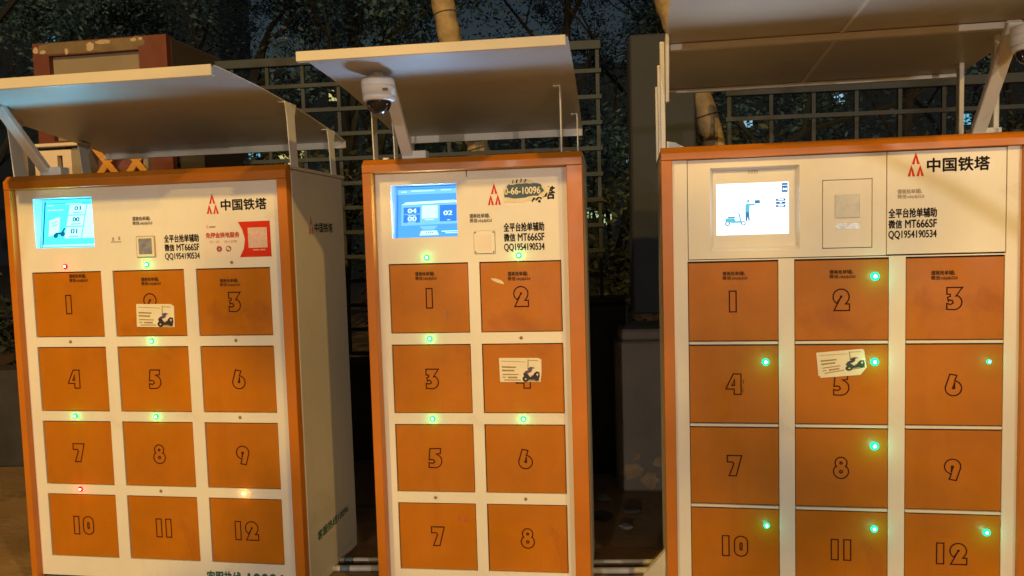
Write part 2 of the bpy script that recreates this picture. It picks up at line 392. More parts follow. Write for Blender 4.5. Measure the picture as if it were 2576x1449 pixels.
# ------------------------------------------------------------------ battery cabinets
def stamp(x0, x1, z0, z1, plane, parent, m, slope=.0):
    h = z1-z0
    return lettering('stamped_lettering', [('谓美抢单辅L', x0, x0+(x1-x0)*.93, z0+h*.54, z1, .03, slope), ('微信:nkjdjd2d', x0, x1, z0, z0+h*.48, .02, slope)], plane, m, parent)
def spam(x0, x1, z0, z1, plane, parent):
    h = z1-z0
    return lettering('stencilled_lettering', [('全平台抢单辅助', x0, x1, z0+h*.70, z1, .03), ('微信', x0, x0+(x1-x0)*.28, z0+h*.36, z0+h*.63, .03), ('MT666SF', x0+(x1-x0)*.35, x1, z0+h*.365, z0+h*.625, .03), ('QQ1954190534', x0, x1, z0, z0+h*.28, .025)], plane, 'ink', parent)

def canopy(root, x0, x1, prof, lip_h, back_h, xs=None):
    """bent sheet following prof [(y,z)...] front to back with down-turned lips"""
    b = MB(); t = .004; n = len(prof)
    top = [(x, y, z) for x in (x0, x1) for y, z in prof]; bot = [(x, y, z-t) for x in (x0, x1) for y, z in prof]
    b.add(top+bot, [(i, n+i, n+i+1, i+1) for i in range(n-1)] + [(2*n+i, 2*n+i+1, 3*n+i+1, 3*n+i) for i in range(n-1)]
          + [(i, i+1, 2*n+i+1, 2*n+i) for i in range(n-1)] + [(n+i, 3*n+i, 3*n+i+1, n+i+1) for i in range(n-1)])
    y, z = prof[-1]
    b.box(x0, x1, y-.002, y+.003, z-back_h, z+.0005)
    b.box(x0, x1, y-.018, y-.002, z-back_h, z-back_h+.003)
    o = b.build('canopy', 'canopy', root)
    c = MB(); y, z = prof[0]
    c.box(x0+.004, x1-.006, y-.006, y, z-lip_h, z+.001)
    c.box(x0+.004, x1-.006, y-.0005, y+.014, z-lip_h, z-lip_h+.003)
    c.build('canopy_lip', 'lip', o, bevel=.0015)
    return o
def post(root, x, y0, y1, z0, z1, dy, t=.004, m='whiteclean', dirn=1):
    """flat steel strap standing on edge, with a bent foot and head"""
    b = MB()
    b.prism([(x, y0, z0), (x, y1, z0), (x, y1+dy, z1-.05), (x, y1+dy+.02, z1), (x, y0+dy-.012, z1), (x, y0+dy, z1-.05)], (t, 0, 0))
    b.box(x-.022 if dirn > 0 else x+t, x if dirn > 0 else x+t+.022, y0+dy-.012, y1+dy+.02, z1-.004, z1)
    return b.build('canopy_post', m, root)
def arm(root, x, ya, za, yb, zb, wd=.042):
    b = MB(); d = Vector((0, yb-ya, zb-za)).normalized(); nrm = Vector((0, -d.z, d.y))*.012
    A = Vector((x, ya, za)); B_ = Vector((x, yb, zb)); X = Vector((wd/2, 0, 0))
    vs = [A-X-nrm, A+X-nrm, A+X+nrm, A-X+nrm, B_-X-nrm, B_+X-nrm, B_+X+nrm, B_-X+nrm]
    b.add(vs, [(0, 3, 2, 1), (4, 5, 6, 7), (0, 1, 5, 4), (1, 2, 6, 5), (2, 3, 7, 6), (3, 0, 4, 7)])
    b.box(x-wd/2, x+wd/2+.05, ya-.02, ya+.03, za-.012, za+.022)
    return b.build('camera_arm', 'whiteclean', root, bevel=.003)
def frame(root, xl, xli, xri, xr, zt, zti, pr, m='frameorange', zb=.0):
    """orange surround: two uprights and a head with chamfered upper edge"""
    b = MB()
    b.box(xl, xli, -pr, .012, zb, zti); o = b.build('surround_upright', m, root, bevel=.002)
    b = MB(); b.box(xri, xr, -pr, .012, zb, zti); b.build('surround_upright', m, root, bevel=.002)
    c = MB(); zc = zt-.022
    c.prism([(xl, -pr-.0015, zti+.0005), (xl, .012, zti+.0005), (xl, .012, zt), (xl, -pr+.022, zt), (xl, -pr-.0015, zc)], (xr-xl, 0, 0))
    c.build('surround_head', m, root, bevel=.0018)
    return o
def body(root, xl, xr, zt, dep, ch=.03, base=.046):
    b = MB(); z0 = base; z1 = zt-.018
    xs = [(xl, .012), (xr, .012), (xr, dep-ch), (xr-ch, dep), (xl+ch, dep), (xl, dep-ch)]
    n = len(xs); b.add([(x, y, z0) for x, y in xs]+[(x, y, z1) for x, y in xs], [tuple(range(n-1, -1, -1)), tuple(range(n, 2*n))]+[(i, i+1, n+i+1, n+i) for i in range(1, n-1)]+[(n-1, 0, n, 2*n-1)])
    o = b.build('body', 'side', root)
    c = MB(); e = .003
    c.prism([(xl-e, .0125, z1+.003), (xr+e, .0125, z1+.003), (xr+e, dep+e, z1+.003), (xl-e, dep+e, z1+.003)], (0, 0, zt-.002-z1-.003))
    c.build('roof_lid', 'side', root, bevel=.002)
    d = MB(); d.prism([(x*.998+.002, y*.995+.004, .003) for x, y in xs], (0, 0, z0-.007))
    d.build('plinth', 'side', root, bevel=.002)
    s = MB(); s.box(xr-.0005, xr+.0015, .028, .034, z0+.01, z1-.01)
    s.build('side_seam', 'whiteclean', o)
    return o
def screen(root, x0, x1, z0, z1, ytop, ybot, bgm, items, name='screen', light=None):
    """items are drawn in (u,v) 0..1 of the visible opening; screen leans back towards its top"""
    def pt(u, v, off=0): return (x0+u*(x1-x0), ybot+(ytop-ybot)*v-off, z0+v*(z1-z0))
    b = MB(); e = .04
    b.quad(pt(-e, -e), pt(1+e, -e), pt(1+e, 1+e), pt(-e, 1+e))
    o = b.build(name, bgm, root)
    g = {}
    for it in items:
        kind = it[0]
        if kind == 'p': g.setdefault(it[2], []).append([pt(u, v, .0006+(it[3] if len(it) > 3 else 0)) for u, v in it[1]])
    for m, ps in g.items():
        for p in ps: MB().poly(p).build('screen_graphic', m, o)
    for it in items:
        if it[0] == 't':
            _, body_, u0, u1, v0, v1, m, bold = it
            vs, fs = text_mesh(body_, 0); q = MB()
            for kk, dd in enumerate((0, .006, -.006)): q.add([pt(u0+a*(u1-u0)+dd, v0+c*(v1-v0), .0022+kk*.00003) for a, c in vs], fs); q.build('screen_lettering', m, o)
    if light:
        cy = (ytop+ybot)/2
        L = bpy.data.lights.new('screen_light', 'SPOT'); L.color = light[0]; L.energy = light[1]; L.spot_size = R(172); L.spot_blend = .4; L.shadow_soft_size = .03
        lo = bpy.data.objects.new('screen_light', L); COL.objects.link(lo); lo.parent = o
        lo.location = ((x0+x1)/2, cy-.0128, (z0+z1)/2); lo.rotation_euler = (R(-90), 0, 0)
        if light[2]:
            L = bpy.data.lights.new('screen_light', 'POINT'); L.color = light[3]; L.energy = light[2]; L.shadow_soft_size = .02
            lo = bpy.data.objects.new('screen_light', L); COL.objects.link(lo); lo.parent = o; lo.location = ((x0+x1)/2, cy-.0128, (z0+z1)/2)
    return o
def U(x0, x1, z0, z1, f): return rect(*f(x0, z0)[:1], f(x1, z1)[0], f(x0, z0)[1], f(x1, z1)[1])

CABGROUP = 'orange battery cabinets in a row'
# ---- cabinet at the left: twelve doors
def lattice_front(root, xl, xr, zlo, zhi, cols, rows, open_rect, pr):
    xs = sorted({xl, xr, *[v for c in cols for v in c], open_rect[0], open_rect[1]})
    zs = sorted({zlo, zhi, *[v for r in rows for v in r], open_rect[2], open_rect[3]})
    def hole(x, z):
        if open_rect[0] < x < open_rect[1] and open_rect[2] < z < open_rect[3]: return True
        return any(c[0] < x < c[1] for c in cols) and any(r[0] < z < r[1] for r in rows)
    b = MB(); grid_plate(b, xs, zs, 0, .012, hole)
    p = b.build('front_panel', 'white', root)
    k = MB()
    for c in cols:
        for r in rows: k.quad((c[0]-.004, .0115, r[0]-.004), (c[1]+.004, .0115, r[0]-.004), (c[1]+.004, .0115, r[1]+.004), (c[0]-.004, .0115, r[1]+.004))
    k.build('door_recess', 'dark', root)
    # recess round the screen
    x0, x1, z0, z1 = open_rect; j = MB(); D = .085
    j.quad((x0, .0125, z0), (x0, .0125, z1), (x0, D, z1), (x0, D, z0)); j.quad((x1, .0125, z0), (x1, D, z0), (x1, D, z1), (x1, .0125, z1))
    j.quad((x0, .0125, z1), (x1, .0125, z1), (x1, D, z1), (x0, D, z1)); j.quad((x0, .0125, z0), (x0, D, z0), (x1, D, z0), (x1, .0125, z0))
    j.build('screen_recess', 'white', root)
    return p
def door(root, c, r, num, yf=.003, gap=.0036, tilt=0.):
    b = MB(); b.box(c[0]+gap, c[1]-gap*.7, yf, yf+.008, r[0]+gap*.7, r[1]-gap*1.25)
    d = b.build('door', 'orange', root, bevel=.0012)
    digits(num, (c[0]+c[1])/2, (r[0]+r[1])/2, .072, ('F', yf), d)
    return d

def cabinet_left():
    root = empty('battery_cabinet', (-1.886, 2.962, 0), R(-8.93), label='wide orange battery cabinet at far left with twelve doors and cyan screen', category='battery cabinet', group=CABGROUP)
    xl, xli, xri, xr, zt, zti = -.073, -.047, 1.054, 1.092, Z(1.842), Z(1.789)
    frame(root, xl, xli, xri, xr, zt, zti, .029)
    cols = [(i*.349, i*.349+.30) for i in range(3)]
    rows = [(Z(1.466-.2953*i-.2571), Z(1.466-.2953*i)) for i in range(4)]
    op = (.026, .281, Z(1.560), Z(1.753))
    fp = lattice_front(root, xli-.004, xri+.004, .06, zti+.003, cols, rows, op, .029)
    bo = body(root, xl+.010, xr-.006, zt+.0, .556)
    # screen
    it = [('p', rect(.0, 1, .0, .035), 's1hi'), ('p', rect(-.03, 1.03, .955, .965), 's1dk')]
    sk = lambda x, z: x+(z-.5)*.10
    def para(a, c, d, e): return [(sk(a, d), d), (sk(c, d), d), (sk(c, e), e), (sk(a, e), e)]
    for z0, z1, t in ((.70, .92, '03'), (.445, .675, '00'), (.17, .42, '01')):
        it.append(('p', para(.435, .745, z0, z1), 's1hi'))
        it.append(('t', t, sk(.545, z0+.1), sk(.665, z0+.1), z0+(z1-z0)*.42, z0+(z1-z0)*.85, 's1dk', .01))
        it.append(('p', para(.52, .70, z0+.03, z0+.055), 's1bg', .0008))
    it.append(('p', para(.765, 1.06, .17, .92), 's1hi'))
    it += [('p', [(.10, .22), (.30, .29), (.30, .66), (.10, .58)], 's1hi'), ('p', [(.14, .50), (.26, .55), (.26, .57), (.14, .52)], 's1bg', .0006), ('p', [(.14, .43), (.26, .48), (.26, .50), (.14, .45)], 's1bg', .0006)]
    it += [('p', arc(.24, .24, .045, 0, 330, 10, .055), 's1dk', .0009), ('p', arc(.37, .27, .045, 0, 330, 10, .055), 's1dk', .0009), ('p', [(.22, .27), (.36, .26), (.42, .40), (.39, .41), (.34, .31), (.24, .31)], 's1dk', .0012)]
    it += [('p', rect(.04, .16, .905, .925), 's1hi'), ('p', rect(.40, .70, .935, .95), 's1hi'), ('p', rect(.06, .36, .80, .82), 's1hi')]
    sc = screen(root, .038, .270, Z(1.566), Z(1.742), .050, .022, 's1bg', it, light=((.16, .70, 1.0), 9, 1.6, (.05, .50, .80)))
    q = MB()
    P = lambda u, v: (.038+u*.232, .022+.028*v-.0002, Z(1.566)+v*.176)
    for k in range(1): q.quad(P(-.012, -.02), P(.012, -.02), P(.012, 1.01), P(-.012, 1.01))
    q.build('screen_edge', 's1dk', sc)
    # doors
    stamps = {0: (.160, .239, 1.423, 1.456), 1: (.467, .548, 1.405, 1.437), 2: (.792, .874, 1.395, 1.425)}
    n = 0; kinds = 'rg--g-gg-r-a'
    for ri in range(4):
        for ci in range(3):
            d = door(root, cols[ci], rows[ri], str(n+1))
            if n in stamps:
                a, c, e, f = stamps[n]; stamp(a, c, Z(e), Z(f), ('F', .003), d, 'inkfade')
            led(kinds[n], (cols[ci][0]+cols[ci][1])/2-.001, 0, rows[ri][1]+.0205, root)
            n += 1
    # print on the upper panel
    F = ('F', 0.)
    logo(.781, Z(1.746), .049, .076, F, fp)
    lettering('brand_lettering', [('中国铁塔', .816, .997, Z(1.681), Z(1.722), .030)], F, 'ink', fp)
    stamp(.448, .530, Z(1.636), Z(1.670), F, fp, 'inkgrey'); spam(.576, .718, Z(1.500), Z(1.597), F, fp)
    lettering('service_lettering', [('客服热线', .673, .815, Z(.232), Z(.288), .03), ('10096', .845, .995, Z(.236), Z(.284), .05)], F, 'tealink', fp)
    pl = MB(); pl.box(.459, .539, -.004, -.0003, Z(1.513), Z(1.596)); p = pl.build('code_plate', 'plateedge', fp, bevel=.002)
    flat('plate_face', [(rect(.463, .535, Z(1.517), Z(1.592)), 0), (rect(.471, .526, Z(1.526), Z(1.586)), 1, .0004)], ('F', -.004), ['plate', 'platepurple'], p)
    # worn sticker marks
    flat('worn_mark', [(rect(.352, .396, Z(1.574), Z(1.578)),), (rect(.358, .366, Z(1.580), Z(1.594)),), (rect(.384, .392, Z(1.583), Z(1.596)),)], F, 'inkpale', fp)
    # deposit-free poster
    ps = MB(); ps.poly(toplane([(.741, Z(1.505)), (1.008, Z(1.505)), (1.007, Z(1.638)), (.743, Z(1.644))], .0006, F)); pp = ps.build('poster', 'poster', root)
    pp['label'] = 'pink and red advertising poster'
    edge = [(.880, Z(1.637)), (.896, Z(1.607)), (.905, Z(1.573)), (.899, Z(1.538)), (.881, Z(1.505))]
    flat('poster_print', [([*reversed(edge), ][:0] or ([(1.008, Z(1.505)), (1.007, Z(1.638))]+edge), 0), (rect(.918, .994, Z(1.539), Z(1.614)), 1, .0005)], F, ['red', 'pinkprint'], pp, .0011)
    lettering('poster_lettering', [('免押金换电服务', .748, .883, Z(1.580), Z(1.600), .05), ('扫一扫', .763, .800, Z(1.560), Z(1.570), .0), ('线上办理', .822, .872, Z(1.560), Z(1.570), .0)], F, 'redink', pp, .0012)
    flat('poster_badge', [(arc(.800, Z(1.538), .0112, 0, 345, 14),), (arc(.837, Z(1.538), .0112, 0, 345, 14),)], F, 'maroon', pp, .0012)
    flat('poster_badge', [(arc(.835, Z(1.540), .006, 0, 345, 10),), (arc(.840, Z(1.536), .005, 0, 345, 10),), (rect(.796, .805, Z(1.537), Z(1.5385)),), (rect(.800, .8015, Z(1.532), Z(1.543)),)], F, 'poster', pp, .0018)
    logo(.756, Z(1.631), .010, .014, F, pp, 'redink', .0012)
    flat('poster_print', [(rect(.764, .789, Z(1.619), Z(1.623)),)], F, 'inkgrey', pp, .0012)
    flat('poster_print', [(rect(.936, .960, Z(1.529), Z(1.533)),), (rect(.964, .984, Z(1.529), Z(1.533)),)], F, 'pinkprint', pp, .0019)
    # side print
    Dp = ('D', xr-.006)
    logo(.184, Z(1.659), .046, .074, Dp, bo, 'redink')
    lettering('brand_lettering', [('中国铁塔', .218, .400, Z(1.592), Z(1.630), .025)], Dp, 'ink', bo)
    lettering('service_lettering', [('客服热线10096', .112, .436, Z(.373), Z(.410), .04)], Dp, 'tealink', bo)
    # canopy
    canopy(root, -.10, 1.085, [(-.47, Z(2.100)), (-.40, Z(2.099)), (-.20, Z(2.090)), (-.02, Z(2.077)), (.2, Z(2.055)), (.4, Z(2.03)), (.60, Z(2.0))], .033, .034)
    post(root, 1.088, .021, .083, zt-.006, Z(2.070), -.015); post(root, 1.088, .406, .460, zt-.006, Z(2.022), -.015)
    post(root, -.068, .021, .083, zt-.006, Z(2.070), -.015, dirn=-1); post(root, -.068, .406, .460, zt-.006, Z(2.022), -.015, dirn=-1)
    arm(root, .06, .05, zt+.012, -.17, Z(2.085))
    return root

def cabinet_mid():
    root = empty('battery_cabinet', (-.454, 2.783, 0), R(-7.51), label='narrow orange battery cabinet in the middle with eight doors and blue screen', category='battery cabinet', group=CABGROUP)
    xl, xli, xri, xr, zt, zti = -.072, -.039, .667, .722, Z(1.845), Z(1.796)
    frame(root, xl, xli, xri, xr, zt, zti, .046)
    cols = [(i*.340, i*.340+.2987) for i in range(2)]
    rows = [(Z(1.464-.2997*i-.2587), Z(1.464-.2997*i)) for i in range(4)]
    op = (.019, .264, Z(1.559), Z(1.752))
    fp = lattice_front(root, xli-.004, xri+.004, .06, zti+.003, cols, rows, op, .046)
    bo = body(root, xl+.008, xr-.002, zt, .556)
    it = [('p', rect(0, 1, .88, .985), 's2mid'), ('p', [(.06, .66), (.99, .69), (.93, .74), (.14, .72)], 's2hi'),
          ('p', [(.065, .23), (.985, .25), (.985, .68), (.065, .65)], 's2mid', .0004), ('p', rect(.10, .37, .29, .61), 's2dk', .0008), ('p', rect(.69, .96, .30, .64), 's2dk', .0008),
          ('p', rect(.40, .655, .37, .64), 's2hi', .0009), ('p', rect(.45, .60, .335, .35), 's2hi', .0009),
          ('p', rect(.10, .37, .46, .475), 's2mid', .0011), ('p', rect(.17, .30, .435, .445), 's2hi', .0013), ('p', rect(.17, .30, .30, .31), 's2hi', .0013), ('p', rect(.81, .86, .32, .335), 's2hi', .0013),
          ('p', [(.42, .135), (.60, .135), (.66, .215), (.36, .215)], 's2mid', .0004), ('p', [(.365, .02), (.68, .02), (.645, .115), (.39, .115)], 's2hi', .0006),
          ('p', rect(.72, 1.0, .085, .105), 's2hi', .0006), ('p', rect(.78, .98, .05, .068), 's2hi', .0006),
          ('p', rect(.06, .15, .925, .945), 's2hi', .0006), ('p', rect(.22, .60, .94, .958), 's2hi', .0006), ('p', rect(.70, .87, .945, .962), 's2hi', .0006)]
    for t, a, z in (('04', .175, .49), ('00', .175, .325), ('02', .755, .425)): it.append(('t', t, a, a+.135, z, z+.095, 's2hi', .03))
    for k in range(4): it.append(('p', rect(.465+k*.033, .483+k*.033, .06, .082), 's2dk', .0012))
    sc = screen(root, .027, .262, Z(1.563), Z(1.742), .070, .035, 's2bg', it, light=((.34, .62, 1.0), 9, 1.1, (.12, .38, .90)))
    q = MB(); P = lambda u, v: (.027+u*.235, .035+.035*v-.0002, Z(1.563)+v*.179)
    q.quad(P(-.012, -.02), P(.012, -.02), P(.012, 1.0), P(-.012, 1.0)); q.quad(P(-.01, .985), P(1.02, .985), P(1.02, 1.0), P(-.01, 1.0)); q.build('screen_edge', 's2dk', sc)
    stamps = {0: (.099, .179, 1.400, 1.433), 1: (.443, .524, 1.391, 1.426)}
    kinds = 'ggg-gg--'; n = 0
    for ri in range(4):
        for ci in range(2):
            d = door(root, cols[ci], rows[ri], str(n+1))
            if n in stamps:
                a, c, e, f = stamps[n]; stamp(a, c, Z(e), Z(f), ('F', .003), d, 'inkfade')
            if n == 1:
                flat('paper_scrap', [([(.380, Z(1.404)), (.386, Z(1.396)), (.405, Z(1.387)), (.428, Z(1.381)), (.429, Z(1.384)), (.420, Z(1.395)), (.400, Z(1.402))][::1],)], ('F', .003), 'cream', d)
            if n == 0: flat('scratch', [(rect(.213, .216, Z(1.262), Z(1.290)),), (rect(.2125, .217, Z(1.251), Z(1.256)),)], ('F', .003), 'kbeige', d)
            if n == 6: flat('stain', [(rect(.229, .240, Z(.498), Z(.515)),), ([(.248, Z(.49)), (.262, Z(.495)), (.263, Z(.514)), (.255, Z(.512))],), (rect(.232, .238, Z(.470), Z(.474)),)], ('F', .003), 'redink', d)
            led(kinds[n], (cols[ci][0]+cols[ci][1])/2-.003, 0, rows[ri][1]+.0205, root)
            n += 1
    F = ('F', 0.)
    logo(.403, Z(1.747), .048, .079, F, fp)
    lettering('brand_lettering', [('中国铁塔', .440, .622, Z(1.683), Z(1.728), .030)], F, 'ink', fp)
    stamp(.310, .391, Z(1.605), Z(1.639), F, fp, 'inkgrey'); spam(.434, .580, Z(1.498), Z(1.602), F, fp)
    rr = random.Random(3)
    def rag(pts, a, k=4):
        o = []
        for i in range(len(pts)):
            p, q_ = Vector(pts[i]), Vector(pts[(i+1) % len(pts)])
            for j in range(k):
                v = p.lerp(q_, j/k); o.append((v.x+rr.uniform(-a, a), v.y+rr.uniform(-a, a)))
        return o
    st = MB()
    st.poly(toplane(rag([(.437, Z(1.676)), (.505, Z(1.674)), (.560, Z(1.688)), (.596, Z(1.697)), (.606, Z(1.722)), (.570, Z(1.738)), (.530, Z(1.752)), (.470, Z(1.755)), (.452, Z(1.738)), (.436, Z(1.726))], .0022), .0012, F))
    s_ = st.build('torn_sticker', 'cream', fp); 
    flat('sticker_print', [(rag([(.439, Z(1.692)), (.500, Z(1.690)), (.560, Z(1.696)), (.583, Z(1.712)), (.570, Z(1.740)), (.520, Z(1.742)), (.455, Z(1.738)), (.440, Z(1.720))], .002),)], F, 'teal', s_, .0017)
    flat('sticker_print', [(rag([(.470, Z(1.743)), (.473, Z(1.743)), (.474, Z(1.756)), (.472, Z(1.757))], .001, 2),), (rag([(.482, Z(1.744)), (.487, Z(1.744)), (.490, Z(1.757)), (.487, Z(1.758))], .001, 2),), (rag([(.498, Z(1.746)), (.502, Z(1.746)), (.505, Z(1.758)), (.501, Z(1.758))], .001, 2),), (rag([(.512, Z(1.744)), (.516, Z(1.744)), (.522, Z(1.756)), (.517, Z(1.757))], .001, 2),)], F, 'ink', s_, .0021)
    lettering('sticker_lettering', [('0-66-10096', .441, .570, Z(1.704), Z(1.728), .04)], F, 'cream', s_, .0024)
    flat('sticker_print', [(rag([(.536, Z(1.675)), (.542, Z(1.675)), (.552, Z(1.688)), (.546, Z(1.690))], .001, 2),), (rag([(.552, Z(1.680)), (.557, Z(1.678)), (.566, Z(1.690)), (.562, Z(1.692))], .001, 2),), (arc(.566, Z(1.676), .005, 0, 330, 8),), (rag([(.585, Z(1.694)), (.592, Z(1.692)), (.596, Z(1.705)), (.590, Z(1.704))], .001, 2),)], F, 'ink', fp, .0024)
    pl = MB(); pl.box(.324, .402, -.005, -.0003, Z(1.494), Z(1.577)); p = pl.build('code_plate', 'plateedge', fp, bevel=.002)
    flat('plate_face', [(rect(.3255, .4005, Z(1.4955), Z(1.5755)), 0), (rect(.336, .389, Z(1.506), Z(1.561)), 1, .0003)], ('F', -.005), ['plate', 'poster'], p)
    for a in (.330, .396):
        for c in (1.500, 1.571):
            k = MB(); k.lathe([(.0032, 0), (.0032, .002), (.001, .003)], (a, -.005, Z(c)), 8, 0, 'y'); k.build('screw', 'ledoff', p)
    flat('drip', [([(.303, Z(1.776)), (.3055, Z(1.776)), (.3065, Z(1.797)), (.302, Z(1.797))],), (arc(.3042, Z(1.7755), .002, 0, 330, 8),)], F, 'kdark', fp)
    canopy(root, -.112, .705, [(-.50, Z(2.122)), (-.42, Z(2.121)), (-.2, Z(2.108)), (.0, Z(2.090)), (.2, Z(2.066)), (.4, Z(2.04)), (.60, Z(2.013))], .029, .036)
    post(root, .645, .035, .085, zt-.006, Z(2.084), -.01); post(root, .69, .385, .435, zt-.006, Z(2.038), -.01)
    post(root, -.072, .10, .15, zt-.006, Z(2.074), -.01, dirn=-1); post(root, -.072, .385, .435, zt-.006, Z(2.038), -.01, dirn=-1)
    arm(root, .078, .05, zt+.012, -.17, Z(2.075))
    k = MB(); k.box(-.02, .0, .05, .07, zt-.002, zt+.014); k.box(.655, .675, .1, .12, zt-.002, zt+.014); k.build('roof_bolt', 'whiteclean', root)
    return root

def cabinet_right():
    root = empty('battery_cabinet', (.612, 2.61, 0), R(-9.295), label='wide orange battery cabinet at far right with twelve doors and white screen', category='battery cabinet', group=CABGROUP)
    xl, xli, xri, xr, zt, zti = -.087, -.049, 1.052, 1.092, Z(1.843), Z(1.797)
    frame(root, xl, xli, xri, xr, zt, zti, .018)
    cx = [(i*.3535-.001, i*.3535+.301) for i in range(3)]
    zr = [(Z(1.445-.2886*i-.2758), Z(1.445-.2886*i)) for i in range(4)]
    up = (.001, 1.011, Z(1.452), zti+.001)
    xs = sorted({xli-.004, xri+.004, *[v for c in cx for v in c], .001, 1.011})
    zs = sorted({.06, zti+.003, zr[3][0], zr[0][1]+.003, up[2]})
    b = MB()
    def hole(x, z):
        if z > up[2]: return .001 < x < 1.011
        if z > zr[0][1]+.003: return False
        return z > zr[3][0] and any(c[0] < x < c[1] for c in cx)
    grid_plate(b, xs, zs, 0, .014, hole); fp = b.build('front_panel', 'white', root)
    k = MB(); k.quad((-.01, .0135, zr[3][0]-.005), (1.02, .0135, zr[3][0]-.005), (1.02, .0135, Z(1.478)), (-.01, .0135, Z(1.478)))
    k.quad((.375, .0135, Z(1.478)), (1.02, .0135, Z(1.478)), (1.02, .0135, zti), (.375, .0135, zti)); k.quad((-.01, .0135, Z(1.478)), (.074, .0135, Z(1.478)), (.074, .0135, zti), (-.01, .0135, zti)); k.quad((.074, .0135, Z(1.770)), (.375, .0135, Z(1.770)), (.375, .0135, zti), (.074, .0135, zti)); k.build('door_recess', 'dark', root)
    # upper panels
    bz = (.078, .371, Z(1.482), Z(1.766)); ht = (.443, .602, Z(1.481), Z(1.711))
    px0, px1, pz0, pz1 = .0035, .6445, up[2]+.003, zti-.002
    b = MB(); grid_plate(b, sorted({px0, px1, bz[0], bz[1], ht[0], ht[1]}), sorted({pz0, pz1, bz[2], bz[3], ht[2], ht[3]}), .001, .012,
        lambda x, z: (bz[0] < x < bz[1] and bz[2] < z < bz[3]) or (ht[0] < x < ht[1] and ht[2] < z < ht[3]))
    lp = b.build('control_panel', 'white', root)
    b = MB(); b.box(.6475, 1.0085, .001, .012, pz0+.002, pz1); rp = b.build('logo_panel', 'white', root, bevel=.001)
    b = MB(); b.box(ht[0]+.0022, ht[1]-.0022, .001, .012, ht[2]+.0022, ht[3]-.0022); h = b.build('access_hatch', 'white', root, bevel=.001)
    F = ('F', .001)
    q = MB(); q.box(.483, .561, -.003, .0005, Z(1.582), Z(1.661)); pq = q.build('code_plate', 'plategrey', h, bevel=.0015)
    flat('worn_foil', [(rect(.486, .564, Z(1.545), Z(1.565)),)], F, 'foil', h)
    # screen bezel
    D = .024; j = MB()
    x0, x1, z0, z1 = bz; ix0, ix1, iz0, iz1 = x0+.012, x1-.010, z0+.012, z1-.010
    O = [(x0, .001, z0), (x1, .001, z0), (x1, .001, z1), (x0, .001, z1)]; I = [(ix0, D, iz0), (ix1, D, iz0), (ix1, D, iz1), (ix0, D, iz1)]
    j.add(O+I, [(0, 1, 5, 4), (1, 2, 6, 5), (2, 3, 7, 6), (3, 0, 4, 7)])
    sx0, sx1, sz0, sz1 = .1005, .341, Z(1.5355), Z(1.7125)
    xs = [ix0, sx0, sx1, ix1]; zs = [iz0, sz0, sz1, iz1]
    grid_plate(j, xs, zs, D, D+.006, lambda x, z: sx0 < x < sx1 and sz0 < z < sz1)
    be = j.build('screen_bezel', 'whiteclean', root)
    gk = []
    for i in range(7):
        for r_ in range(4): gk.append((arc(.208+i*.005, Z(1.7455)+r_*.0042, .0013, 0, 300, 5),))
    flat('speaker_grille', gk, ('F', D), 'ink', be)
    it = [('p', arc(.155, .225, .035, 0, 345, 14, .046), 's3dk'), ('p', arc(.155, .225, .020, 0, 345, 12, .027), 's3bg', .0006), ('p', arc(.375, .225, .033, 0, 345, 14, .044), 's3md'), ('p', arc(.375, .225, .019, 0, 345, 12, .026), 's3bg', .0006),
          ('p', [(.12, .27), (.22, .235), (.345, .235), (.345, .28), (.27, .27), (.25, .33), (.13, .33)], 's3lt', .0003), ('p', [(.34, .23), (.355, .24), (.325, .42), (.30, .43)], 's3lt', .0003), ('p', [(.16, .335), (.265, .335), (.265, .36), (.16, .36)], 's3md', .0005),
          ('p', [(.405, .26), (.425, .26), (.437, .35), (.445, .27), (.465, .27), (.455, .44), (.405, .44)], 's3md', .0005), ('p', [(.402, .44), (.458, .44), (.465, .585), (.435, .61), (.405, .58)], 's3lt', .0005), ('p', arc(.443, .645, .017, 0, 330, 10, .024), 's3lt', .0005), ('p', arc(.446, .657, .016, 10, 190, 6, .018), 's3md', .0008),
          ('p', [(.455, .56), (.535, .57), (.54, .60), (.46, .60)], 's3lt', .0005), ('p', rect(.535, .605, .60, .665), 's3md', .0005),
          ('p', rect(.905, .985, .80, .975), 's3dk'), ('p', arc(.93, .86, .014, 0, 340, 10, .024), 's3bg', .0006), ('p', arc(.962, .86, .014, 0, 340, 10, .024), 's3bg', .0006), ('p', rect(.91, .98, .925, .935), 's3bg', .0006),
          ('p', rect(.825, .955, .635, .68), 's3dk'), ('p', rect(.825, .955, .575, .62), 's3dk'), ('p', rect(.825, .955, .515, .56), 's3dk'), ('p', rect(.85, .93, .65, .666), 's3bg', .0006), ('p', rect(.875, .905, .59, .606), 's3bg', .0006), ('p', rect(.85, .93, .53, .546), 's3bg', .0006),
          ('p', rect(.05, .15, .945, .955), 's3md')]
    for a, c in ((.32, .77), (.58, .79)): it.append(('p', arc(a, c, .005, 0, 300, 6, .007), 's3md'))
    screen(root, sx0, sx1, sz0, sz1, D+.003, D+.003, 's3bg', it, light=((.80, .90, 1.0), 7, 0, None))
    # print
    logo(.735, Z(1.790), .050, .078, F, rp)
    lettering('brand_lettering', [('中国铁塔', .770, .958, Z(1.724), Z(1.768), .030)], F, 'ink', rp)
    stamp(.679, .761, Z(1.638), Z(1.671), F, rp, 'inkpale'); spam(.652, .800, Z(1.506), Z(1.608), F, rp)
    # doors
    stamps = {0: (.116, .198, 1.380, 1.411), 1: (.466, .548, 1.378, 1.409), 2: (.785, .865, 1.367, 1.400)}
    lit = {1, 3, 4, 5, 7, 9, 10, 11}; n = 0
